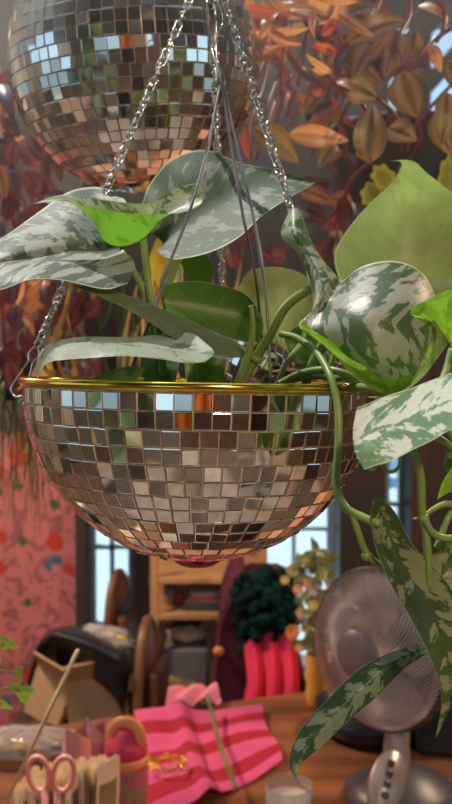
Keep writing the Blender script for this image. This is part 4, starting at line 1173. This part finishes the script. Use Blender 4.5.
mb = MB(); mb.lathe([(.039, .050), (.040, .056), (.037, .062), (.02, .065), (0, .066)], FT, 40); mb.lathe([(0, .050), (.039, .050)], FT, 40); mb.build('hub_cap', M['fanmid'], fan)
for k in range(5):
    a0 = 2*PI*k/5; g = []
    for i in range(12):
        t = i/11; r = .03+.088*t; wd = .28+.42*math.sin(PI*(.15+.75*t))
        g.append([fp(r, a0+wd*(v-.5)*1.3+.3*t, .008-.022*(v-.5)) for v in (0, .25, .5, .75, 1)])
    mb = MB(); mb.grid(g); mb.grid([[p-n_*.0015 for p in r] for r in g], flip=True); mb.build('blade', M['fanmid'], fan)
mb = MB(); mb.lathe([(0, -.125), (.03, -.122), (.045, -.105), (.05, -.06), (.05, -.045), (.03, -.03), (0, -.02)], FT, 32); mb.build('motor_housing', M['fandark'], fan)
nk = fc - n_*.08
mb = MB(); pts = spline([nk+Vector((0, 0, -.03)), P(398, 728, 1.46), P(396, 765, 1.45), P(392, 800, 1.43)], 16)
mb.tube(pts, [.021+.010*(i/15) for i in range(16)], 16, flat=.8); mb.build('neck', M['fansil'], fan)
mb = MB(); mb.lathe([(0, 0), (.088, 0), (.092, .006), (.090, .016), (.075, .028), (.045, .044), (.02, .052), (0, .054)], Matrix.Translation(bc), 48); mb.build('base', M['fanbase'], fan)
# slanted control panel plate
pc = P(388, 781, 1.385); pu = (P(398, 742, 1.43)-P(380, 812, 1.365)).normalized(); prr = Vector((1, .15, 0)); prr = (prr-pu*prr.dot(pu)).normalized(); pn = prr.cross(pu)
PT = Matrix(((prr.x, pu.x, pn.x), (prr.y, pu.y, pn.y), (prr.z, pu.z, pn.z)))
mb = MB()
pm4 = Matrix.Translation(pc) @ PT.to_4x4() @ Matrix.Diagonal((.9, 1.6, 1, 1))
mb.lathe([(0, -.02), (.030, -.02), (.031, -.001), (.029, .003), (0, .004)], pm4, 36); pl = mb.build('control_panel', M['fansil'], fan)
for k in range(4):
    c = pc + pu*(.026-.0165*k) + prr*(-.003+.001*k) + pn*.004
    mb = MB(); mb.lathe([(0, 0), (.0062, 0), (.0062, .002), (.005, .0035), (0, .0035)], Matrix.Translation(c) @ PT.to_4x4(), 16)
    mb.build('button', M['fandark'], pl)
# black round tray behind the base
q = G(374, 730); mb = MB(); mb.lathe([(0, 0), (.085, 0), (.106, .014), (.112, .05), (.108, .05), (.1, .016), (0, .010)], Matrix.Translation((q.x, q.y, .75)), 48)
tag(mb.build('black_bowl', M['blackpot']), 'black shallow bowl behind the fan on the table', 'bowl')

q = G(462, 742); mb = MB(); mb.box((q.x, q.y, .75+.13), (.17, .16, .26), Matrix.Rotation(R(-12), 3, 'Z'), bevel=.012)
tag(mb.build('black_box', M['blackpot'], smooth=False), 'black box on the table at the right edge behind the fan', 'box')

# ------------------------------------------------------------------ vase with flowers
vb = G(318, 707); vs_ = empty('vase', (vb.x, vb.y, .75), 'yellow ribbed vase standing left of the fan', 'vase')
mb = MB(); prof = [(.018, 0), (.022, .01), (.026, .03), (.0225, .045), (.0265, .065), (.023, .085), (.026, .105), (.020, .125), (.024, .145), (.021, .145), (.017, .125), (0, .12)]
mb.lathe([(0, 0)]+prof, Matrix.Translation((vb.x, vb.y, .75)), 32); mb.build('body', simple('vasey', (.85, .42, .07), .4), vs_)
bq = empty('flower_bouquet', (vb.x, vb.y, .85), 'bouquet of orange and yellow flowers with loose greenery in the yellow vase', 'flowers')
FC = [simple('fl_orange', (.90, .30, .06), .7), simple('fl_peach', (.88, .48, .25), .7), simple('fl_yellow', (.80, .60, .20), .7), simple('fl_lilac', (.55, .42, .45), .7)]
def flower(p, r, mat, nrm_):
    mb = MB(); o1 = nrm_.orthogonal().normalized(); o2 = nrm_.cross(o1)
    for ring_, (n_p, rr, lift) in enumerate(((9, r, .15), (7, r*.72, .45), (5, r*.45, .7))):
        for k in range(n_p):
            a = 2*PI*k/n_p+ring_*.3; dd = o1*math.cos(a)+o2*math.sin(a); s2 = nrm_.cross(dd)
            g = [[p + dd*(rr*t) + nrm_*(rr*lift*t*t+ring_*r*.06) + s2*(rr*.36*math.sin(PI*min(1, t*.85+.1))*v) for v in (-1, 0, 1)] for t in (0, .3, .6, .85, 1)]
            mb.grid(g)
    return mb.build('flower', mat, bq)
dv_ = vb.y
def BP(x, y, dd=0): return P(x, y, dv_+dd)
fl = [(293, 632, .016, 0), (302, 613, .013, 1), (311, 585, .018, 1), (316, 590, .014, 3), (306, 628, .012, 2), (313, 606, .012, 2), (292, 570, .013, 2), (322, 575, .012, 2), (298, 590, .012, 1), (310, 640, .012, 0), (326, 604, .014, 1), (285, 580, .010, 2), (330, 590, .012, 3), (320, 560, .012, 3), (304, 560, .011, 2), (300, 648, .011, 1), (318, 622, .014, 2), (329, 625, .013, 1)]
vm = Vector((vb.x, vb.y, .89))
for x, y, r, c in fl:
    p = BP(x, y, rg.uniform(-.05, .05)); nn = (CAM-p).normalized()+Vector((rg.gauss(0, .3), rg.gauss(0, .2), .3+rg.gauss(0, .2))); flower(p, r, FC[c], nn.normalized())
    tubep([vm, vm.lerp(p, .5)+Vector((0, 0, .015)), p], .0012, M['stem_dark'], bq, n=8, seg=5)
M['bqleaf'] = stripeleaf('bqleaf', (.22, .28, .08), (.36, .38, .13), (.26, .28, .09), (.1, .14, .05), (.2, .25, .05), .3)
for k in range(80):
    x = rg.gauss(316, 11); y = rg.uniform(548, 650); p = BP(x, y, rg.uniform(-.06, .06)); a = rg.uniform(0, 2*PI); L = rg.uniform(.02, .045)
    lens(p, p+Vector((math.cos(a)*L, rg.uniform(-.01, .01), math.sin(a)*L)), rg.uniform(.012, .026), 0, 'bqleaf', bq, roll=rg.uniform(-.8, .8), local=True, nu=6, nv=4)

# ================================================================== things behind the table
def rbox(name, parent, mat, px0, px1, py0, py1, d, depth, bevel=.01, rot=None, smooth=False):
    a = W(px0, py0, d); b = W(px1, py1, d); mb = MB()
    mb.box(((a.x+b.x)/2, d+depth/2, (a.z+b.z)/2), (b.x-a.x, depth, a.z-b.z), rot, bevel=bevel); return mb.build(name, mat, parent, smooth=smooth)
zc = W(80, 726, 2.5).z
ch = empty('storage_chest', (W(80, 700, 2.5).x, 2.7, 0), 'dark chest behind the table carrying the cardboard boxes', 'chest')
mb = MB(); cx_ = W(80, 700, 2.5).x-.03; mb.box((cx_, 2.72, zc/2), (.34, .42, zc), bevel=.01); mb.build('body', M['darkwood'], ch, smooth=False)
mb = MB(); mb.box((cx_, 2.50, zc*.8), (.08, .012, .03), bevel=.004); mb.build('clasp', M['brass'], ch, smooth=False)
M['card'] = simple('card', (.66, .40, .22), .8, c2=(.72, .46, .27), scale=14)
def carton(cx, py, w_, h_, dp, Y, ry, rz, label):
    p = W(cx, py, Y); e_ = empty('cardboard_box', (p.x, Y+dp/2, p.z), label, 'box', None); rot = Matrix.Rotation(rz, 3, 'Z') @ Matrix.Rotation(ry, 3, 'Y')
    o_ = Vector((p.x, Y+dp/2, p.z)); mb = MB(); t_ = .004
    for c, s_ in (((0, -dp/2, h_/2), (w_, t_, h_)), ((0, dp/2, h_/2), (w_, t_, h_)), ((-w_/2, 0, h_/2), (t_, dp, h_)), ((w_/2, 0, h_/2), (t_, dp, h_)), ((0, 0, t_/2), (w_, dp, t_))):
        mb.box(o_ + rot @ Vector(c), s_, rot)
    mb.build('body', M['card'], e_, smooth=False)
    for sgn in (-1, 1):
        mb = MB(); r2_ = rot @ Matrix.Rotation(R(38*sgn), 3, 'X'); mb.box(o_ + rot @ Vector((0, sgn*(dp/2+.02), h_+.028*1)) , (w_, t_, .085), rot @ Matrix.Rotation(R(-40*sgn), 3, 'X')); mb.build('flap', M['card'], e_, smooth=False)
carton(93, 724, .165, .135, .16, 2.50, R(-6), R(14), 'larger cardboard box under the black cloth, right of the other')
carton(50, 722, .12, .15, .14, 2.53, R(20), R(-25), 'smaller cardboard box tilted against the wallpaper')
M['blackcloth'] = simple('blackcloth', (.018, .017, .022), .45)
def sheet3(rows, nu, nv, mat, name, label, cat, th=.006):
    g = surf(rows, nu, nv); nrm_ = Vector((0, th, -th))
    mb = MB(); mb.grid(g); mb.grid([[p+nrm_ for p in r] for r in g], flip=True)
    # close the rim
    return tag(mb.build(name, mat), label, cat)
def wr(l, Y): return [W(x, y, Y+dy) for x, y, dy in l]
sheet3([wr([(24, 705, .2), (30, 672, .1), (38, 645, .0), (44, 634, .1)], 2.5), wr([(44, 660, .2), (50, 642, .0), (54, 632, -.02), (58, 627, .12)], 2.5),
        wr([(66, 668, .1), (72, 652, -.02), (78, 638, -.05), (84, 626, .1)], 2.5), wr([(92, 678, 0), (96, 662, -.05), (102, 646, -.06), (108, 636, .12)], 2.5),
        wr([(112, 694, -.02), (116, 674, -.06), (122, 658, -.06), (128, 646, .12)], 2.5), wr([(124, 715, 0), (127, 694, -.02), (130, 672, 0), (133, 660, .14)], 2.5)], 40, 24, M['blackcloth'], 'black_cloth', 'black shiny cloth draped over the cardboard boxes', 'cloth')
q = W(104, 640, 2.56)
cb_ = empty('plastic_wrap', (q.x, q.y, q.z-.02), 'heap of clear plastic wrap lying on top of the black cloth', 'wrap')
crumple((q.x, q.y, q.z), .085, .05, .032, 9, amp=.5).build('film', M['film'], cb_)
for k in range(6):
    mb = MB(); mb.sphere((q.x+rg.uniform(-.05, .06), q.y-.03, q.z+rg.uniform(-.01, .02)), .009, 8, 6, sc_=(1.5, .6, .8)); mb.build('wrapper', bpy.data.materials['ysweet'], cb_)

# wooden chairs seen nearly edge on
M['chairwood'] = simple('chairwood', (.16, .065, .03), .4, c2=(.25, .11, .05), scale=12, stretch=(1, 1, .2))
def chair(cx, ytop, Y, rz, label, w_=.40, slot=True, s_=1.0):
    p = W(cx, ytop, Y); zt = p.z; o_ = Vector((p.x, Y, 0)); e_ = empty('wooden_chair', o_, label, 'chair'); rot = Matrix.Rotation(rz, 3, 'Z')
    def q_(x, y, z): return o_ + rot @ Vector((x, y, z))
    zs = .36
    mb = MB(); n = 24; zb = zs+.02
    hoop = [q_(w_/2*math.cos(a)*(1 if abs(math.cos(a)) < .999 else 1), .0, zb+(zt-zb)*(1 if 0 else max(0, math.sin(a))**.55)) for a in [PI*i/n for i in range(n+1)]]
    mb.tube(hoop, .013, 8); mb.build('back_frame', M['chairwood'], e_)
    for x in (-.32*w_, -.11*w_, .11*w_, .32*w_):
        mb = MB(); zz = zb+(zt-zb)*(1-(x/(w_/2))**2)**.3; mb.box(q_(x, 0, (zs+zz)/2), (.16*w_, .014, zz-zs), rot, bevel=.004); mb.build('slat', M['chairwood'], e_, smooth=False)
    mb = MB(); mb.box(q_(0, -.035, zs+.05), (w_-.06, .025, .34), rot, bevel=.010); mb.build('seat', M['chairwood'], e_, smooth=False)
    for x in (-1, 1):
        for y in (0, -.06):
            mb = MB(); mb.tube([q_(x*(w_/2-.02), y, 0), q_(x*(w_/2-.03), y, zs)], .015, 8); mb.build('leg', M['chairwood'], e_)
    return e_
chair(147, 620, 2.56, R(82), 'folded wooden chair seen edge-on in front of the shelf post', w_=.24)
chair(118, 572, 3.1, R(76), 'folded dark wooden chair seen edge-on against the bright window', w_=.22)

# shelf unit
M['pine'] = simple('pine', (.50, .25, .10), .5, c2=(.60, .32, .14), scale=8, stretch=(1, 1, .15))
SY = 3.0; sx0 = W(150, 600, SY).x; sx1 = W(268, 600, SY).x
sh = empty('shelf_unit', ((sx0+sx1)/2, SY+.18, 0), 'open pine shelf unit filled with stuff beneath the mirrored bowl', 'shelf')
for x in (sx0+.015, sx1-.015):
    for y in (SY, SY+.30):
        mb = MB(); mb.box((x, y, .42), (.026, .026, .84), bevel=.003); mb.build('post', M['pine'], sh, smooth=False)
shz = {}
for nm_, py in (('a', 577), ('b', 613), ('c', 697)):
    z = W(200, py, SY).z; shz[nm_] = z
    mb = MB(); mb.box(((sx0+sx1)/2, SY+.17, z-.011), (sx1-sx0, .36, .022), bevel=.003); mb.build('shelf_board', M['pine'], sh, smooth=False)
def onshelf(name, mat, x0, x1, h_, shelf, y=.03, dp=.2, label=None, cat=None, group=None, rz=0, bevel=.006, dz=0):
    a = W(x0, 600, SY).x; b = W(x1, 600, SY).x; mb = MB(); mb.box(((a+b)/2, SY+y+dp/2, shz[shelf]+h_/2+dz), (b-a, dp, h_), Matrix.Rotation(rz, 3, 'Z'), bevel=min(bevel, h_*.4))
    return tag(mb.build(name, mat, smooth=False), label, cat, group)
cols = [((.05, .05, .06), 'black'), ((.45, .42, .42), 'light grey'), ((.5, .06, .07), 'red'), ((.12, .10, .10), 'charcoal')]
dz = 0
for i, (c, nm_) in enumerate([cols[0], cols[3], cols[2], cols[1]]):
    h_ = (.022, .016, .012, .014)[i]
    onshelf('book', simple('book_'+nm_.replace(' ', '_'), c, .6), 183+i*2, 232-i*3, h_, 'b', y=.02, label=nm_+' book in the flat pile on the upper shelf', cat='book', group='books piled on the upper shelf', rz=.03*(i-1), dz=dz); dz += h_
def jumble(x, shelf, h_, c, label, r=.03, mat=None):
    p = Vector((W(x, 600, SY).x, SY+.1, shz[shelf])); return tag(crumple((p.x, p.y, p.z+h_/2), r, r, h_/2, int(x), 24, 14, .35).build('bundle', mat or simple('bundle_%d' % int(x), c, .6)), label, 'bundle', 'small bundles heaped on the shelves')
jumble(168, 'b', .07, (.30, .27, .28), 'grey crumpled bundle at the left end of the upper shelf', .026)
jumble(177, 'b', .05, (.35, .10, .12), 'small red crumpled bundle beside the pile of books', .018)
onshelf('storage_crate', simple('crate', (.17, .16, .17), .7), 163, 207, .155, 'c', y=.02, dp=.24, label='grey fabric crate on the lower shelf', cat='crate')
p = Vector((W(185, 600, SY).x, SY+.13, shz['c']+.155))
tag(crumple((p.x, p.y, p.z+.022), .066, .06, .024, 31, 30, 14, .3).build('white_cloth', simple('wcloth', (.75, .68, .66), .8)), 'pale crumpled cloth in the top of the grey crate', 'cloth')
for i, x in enumerate((165, 178, 192)):
    p = Vector((W(x, 600, SY).x, SY+.26, shz['c']+.002)); tag(crumple((p.x, p.y+.01, shz['c']+.19+.0), .028, .02, .03, 50+i, 20, 12, .4).build('bundle', simple('dbundle%d' % i, [(.2, .12, .12), (.10, .12, .13), (.28, .08, .09)][i], .6)), ['brown', 'slate', 'maroon'][i]+' bundle stuffed behind the grey crate', 'bundle', 'small bundles heaped on the shelves')
yel = simple('magy', (.62, .45, .12), .6, c2=(.15, .10, .12), scale=28, stretch=(1, 1, 1))
zt_ = W(175, 703, 2.8).z
mgb = empty('magazine_rack', (W(178, 700, 2.78).x, 2.84, 0), 'low dark rack in front of the shelves holding a yellow magazine', 'rack')
mb = MB(); mb.box((W(178, 700, 2.78).x, 2.85, (zt_-.02)/2), (.13, .1, zt_-.02), bevel=.006); mb.build('body', M['darkwood'], mgb, smooth=False)
mb = MB(); q = W(176, 692, 2.82); mb.box((q.x, 2.84, zt_+.022), (.10, .008, .085), Matrix.Rotation(.25, 3, 'Y') @ Matrix.Rotation(-.15, 3, 'X')); tag(mb.build('magazine', yel, smooth=False), 'yellow covered magazine standing just beyond the back table edge', 'magazine')

# armchair with pillow and cushion
M['maroon'] = simple('maroon', (.085, .008, .025), .85, c2=(.12, .015, .035), scale=60)
AY = 2.45; ax0, ax1 = W(208, 600, AY).x, W(300, 600, AY).x
ac = empty('armchair', ((ax0+ax1)/2, AY+.3, 0), 'dark maroon upholstered armchair in front of the window', 'armchair')
w_ = ax1-ax0; xc = (ax0+ax1)/2
mb = MB(); mb.box((xc, AY+.24, .30), (w_, .5, .22), bevel=.04); mb.build('seat', M['maroon'], ac)
mb = MB(); zt = W(226, 582, AY+.2).z; mb.box((xc+.045, AY+.42, (zt+.2)/2), (w_*.66, .12, zt-.2), Matrix.Rotation(-.1, 3, 'X'), bevel=.04); mb.build('backrest', M['maroon'], ac)
def arm(xa, xb, ytop):
    zt2 = W(226, ytop, AY).z; mb = MB()
    g = []
    prof = [(xa-.03, .12), (xa, .36), (xa+.35*(xb-xa), zt2*.86), (xa+.75*(xb-xa), zt2), (xb, zt2), (xb+.01, .12)]
    for (x, z) in prof: g.append([Vector((x, AY+.02, z)), Vector((x, AY, z)), Vector((x, AY+.25, z+.02)), Vector((x, AY+.46, z+.03))])
    mb.grid(g); mb.grid([[Vector((x+.0, AY+.46, z)) for z in ((g[i][0].z), .12)] for i, (x, _) in enumerate(prof)])
    mb.grid([[Vector((x, AY+.005, z)), Vector((x, AY+.005, .12))] for x, z in prof]); mb.build('arm', M['maroon'], ac)
arm(ax0, W(246, 600, AY).x, 588); arm(W(288, 600, AY).x, W(306, 600, AY).x, 680)
for i in (-1, 1):
    for y in (.06, .42):
        mb = MB(); mb.tube([(xc+i*(w_/2-.05), AY+y, 0), (xc+i*(w_/2-.05), AY+y, .2)], [.012, .018], 10); mb.build('leg', M['darkwood'], ac)
q = W(219, 651, AY-.005); mb = MB(); mb.sphere(q, .016, 14, 8, sc_=(1, .5, .85)); tag(mb.build('orange_brooch', FC[0]), 'orange pompom on the left side of the maroon armchair', 'pompom')
# dark green knobbly pillow
M['knob'] = simple('knob', (.004, .034, .026), .95, 0, .1, c2=(.008, .01, .012), scale=12)
q = W(265, 609, AY+.0); mb = MB(); Rx, Rz = 32/F*AY, 46/F*AY
mb.sphere((q.x, q.y, q.z), 1, 24, 14, sc_=(Rx*.95, .06, Rz*.95))
for k in range(90):
    u = rg.uniform(-1, 1); v = rg.uniform(-1, 1)
    x = math.copysign(abs(u)**.9, u); z = v
    if x*x*x*x+z*z*z*z > 1: continue
    yy = -.06*max(0, 1-(x*x+z*z)*.5)
    mb.sphere((q.x+x*Rx*.95, q.y+yy, q.z+z*Rz*.95), rg.uniform(.013, .02), 10, 6)
tag(mb.build('throw_pillow', M['knob']), 'dark green knobbly pillow propped on the maroon armchair', 'pillow')
M['pleat'] = stripes('pleat', (.86, .035, .11), (.58, .006, .025), 0, 3.0, duty=.62)
g = []; xa, xb = W(246, 670, AY-.1).x, W(299, 670, AY-.1).x
for i in range(60):
    t = i/59; row = []
    x = xa+(xb-xa)*t; top_ = W(246, 652, AY-.1).z + .02*math.sin(PI*t)+.012*abs(math.sin(t*PI*3))+.014*t
    for j in range(12):
        s_ = j/11; row.append(Vector((x+.004*math.sin(j), AY-.1+.05-.045*math.sin(PI*min(1, s_*1.1))-.022*abs(math.sin(t*PI*3))*math.sin(PI*(.08+.84*s_)), .36+(top_-.36)*s_)))
    g.append(row)
mb = MB(); mb.grid(g); mb.grid([[p+Vector((0, .05+.05*math.sin(PI*j/11), 0)) for j, p in enumerate(r)] for r in g], flip=True)
tag(mb.build('pleated_cushion', M['pleat']), 'pink and red pleated cushion leaning below the green pillow', 'cushion')
# dark cabinet right
q0, q1 = W(415, 600, 2.6).x, W(520, 600, 2.6).x
dc = empty('cabinet', ((q0+q1)/2, 2.8, 0), 'nearly black cabinet standing in shadow behind the fan', 'cabinet')
mb = MB(); zt = W(226, 585, 2.6).z; mb.box(((q0+q1)/2, 2.82, zt/2), (q1-q0, .42, zt), bevel=.01); mb.build('body', M['post'], dc, smooth=False)
mb = MB(); mb.box(((q0+q1)/2, 2.605, zt/2), (q1-q0-.03, .02, zt-.06), bevel=.006); mb.build('door', M['post'], dc, smooth=False)

# ------------------------------------------------------------------ added lamps out of view, warm fill for the interior
def lamp(x, y, z, watt, label, colr=(1, .72, .48)):
    e_ = empty('fill_lamp', (x, y, z), label, 'lamp', None)
    mb = MB(); mb.lathe([(.015, .12), (.05, .11), (.13, .03), (.16, 0), (.157, 0), (.127, .028), (.048, .105), (.013, .115)], Matrix.Translation((x, y, z)), 32); mb.build('lamp_shade', simple('shade%d' % int(x*10), (.5, .35, .2), .6), e_)
    mb = MB(); mb.tube([(x, y, z+.11), (x, y, H)], .003, 6); mb.build('cable', M['cord'], e_)
    m, nt, o = newmat('bulb%d' % int(x*10)); em = N(nt, 'ShaderNodeEmission'); em.inputs[0].default_value = rgba(colr); em.inputs[1].default_value = 8; nt.links.new(em.outputs[0], o.inputs[0])
    mb = MB(); mb.sphere((x, y, z+.045), .03, 16, 10); mb.build('bulb', m, e_)
    l = bpy.data.lights.new('fill_light', 'AREA'); l.shape = 'DISK'; l.size = .28; l.energy = watt; l.color = colr
    lo_ = bpy.data.objects.new('fill_light', l); col.objects.link(lo_); lo_.location = (x, y, z-.01)
lamp(-1.35, 2.2, 2.3, 48, 'added fill lamp, out of view at left above the far end of the table')
lamp(1.35, 2.0, 2.3, 34, 'added fill lamp, out of view at right above the fan')
lamp(.5, -1.2, 2.4, 40, 'added fill lamp behind the camera, near the front wall')

# scattering volume added behind the bowl to imitate lens glare
m, nt, o = newmat('glare_haze'); vsn = N(nt, 'ShaderNodeVolumeScatter'); vsn.inputs['Color'].default_value = (1, .95, .92, 1); vsn.inputs['Anisotropy'].default_value = .3
tc = N(nt, 'ShaderNodeTexCoord'); s_ = N(nt, 'ShaderNodeSeparateXYZ'); nt.links.new(tc.outputs['Generated'], s_.inputs[0])
mr_ = N(nt, 'ShaderNodeMapRange'); nt.links.new(s_.outputs[2], mr_.inputs['Value']); mr_.inputs['From Min'].default_value = 0; mr_.inputs['From Max'].default_value = .35
mr_.inputs['To Min'].default_value = 0; mr_.inputs['To Max'].default_value = .36; mr_.interpolation_type = 'SMOOTHSTEP'
mr2 = N(nt, 'ShaderNodeMapRange'); nt.links.new(s_.outputs[0], mr2.inputs['Value']); mr2.inputs['From Min'].default_value = .45; mr2.inputs['From Max'].default_value = .95; mr2.inputs['To Min'].default_value = 1; mr2.inputs['To Max'].default_value = .12; mr2.interpolation_type = 'SMOOTHSTEP'
nt.links.new(math_n(nt, 'MULTIPLY', mr_.outputs[0], mr2.outputs[0]), vsn.inputs['Density']); nt.links.new(vsn.outputs[0], o.inputs['Volume'])
mb = MB(); mb.box((-.2, .98, 2.3), (2.6, 1.1, 1.76)); hz = tag(mb.build('glare_haze', m, smooth=False), 'thin lit veil standing in for lens glare around the mirror ball', 'glare_haze', kind='stuff')

# ------------------------------------------------------------------ light, camera, view
cam = bpy.data.cameras.new('camera'); co = bpy.data.objects.new('camera', cam); col.objects.link(co)
co.location = CAM; co.rotation_euler = (PI/2-PITCH, 0, 0)
cam.sensor_fit = 'VERTICAL'; cam.sensor_height = 24.0; cam.lens = 24.0*F/804.0
cam.clip_start = .01; cam.dof.use_dof = True; cam.dof.focus_distance = .43; cam.dof.aperture_fstop = cam.lens/2.6
sc.camera = co
w = bpy.data.worlds.new('world'); sc.world = w; w.use_nodes = True
nt = w.node_tree; bg = nt.nodes['Background']
tc = N(nt, 'ShaderNodeTexCoord'); s = N(nt, 'ShaderNodeSeparateXYZ'); nt.links.new(tc.outputs['Generated'], s.inputs[0])
crn = N(nt, 'ShaderNodeValToRGB'); e = crn.color_ramp.elements
e[0].position = 0.44; e[0].color = (.22, .30, .33, 1); e[1].position = .7; e[1].color = (.30, .55, .85, 1)
x = e.new(.5); x.color = (.55, .78, .88, 1)
mr = N(nt, 'ShaderNodeMapRange'); mr.inputs['From Min'].default_value = -1; nt.links.new(s.outputs[2], mr.inputs['Value'])
nt.links.new(mr.outputs[0], crn.inputs['Fac']); nt.links.new(crn.outputs['Color'], bg.inputs['Color'])
bg.inputs['Strength'].default_value = 1.3
sun = bpy.data.lights.new('sun', 'SUN'); sun.energy = 6.0; sun.angle = R(.6); sun.color = (1, .93, .82)
so = bpy.data.objects.new('sun', sun); col.objects.link(so)
sd = Vector((.28, -.30, -.92))    # travel direction of the light
so.rotation_euler = sd.to_track_quat('-Z', 'Y').to_euler()
vs = sc.view_settings; vs.view_transform = 'Standard'; vs.look = 'None'; vs.gamma = 1; vs.exposure = 0.0; vs.use_curve_mapping = False
sc.cycles.use_denoising = True
sc.cycles.caustics_reflective = False; sc.cycles.caustics_refractive = False
sc.cycles.sample_clamp_indirect = 4.0
sc.cycles.max_bounces = 8; sc.cycles.transparent_max_bounces = 8; sc.cycles.diffuse_bounces = 4; sc.cycles.glossy_bounces = 4
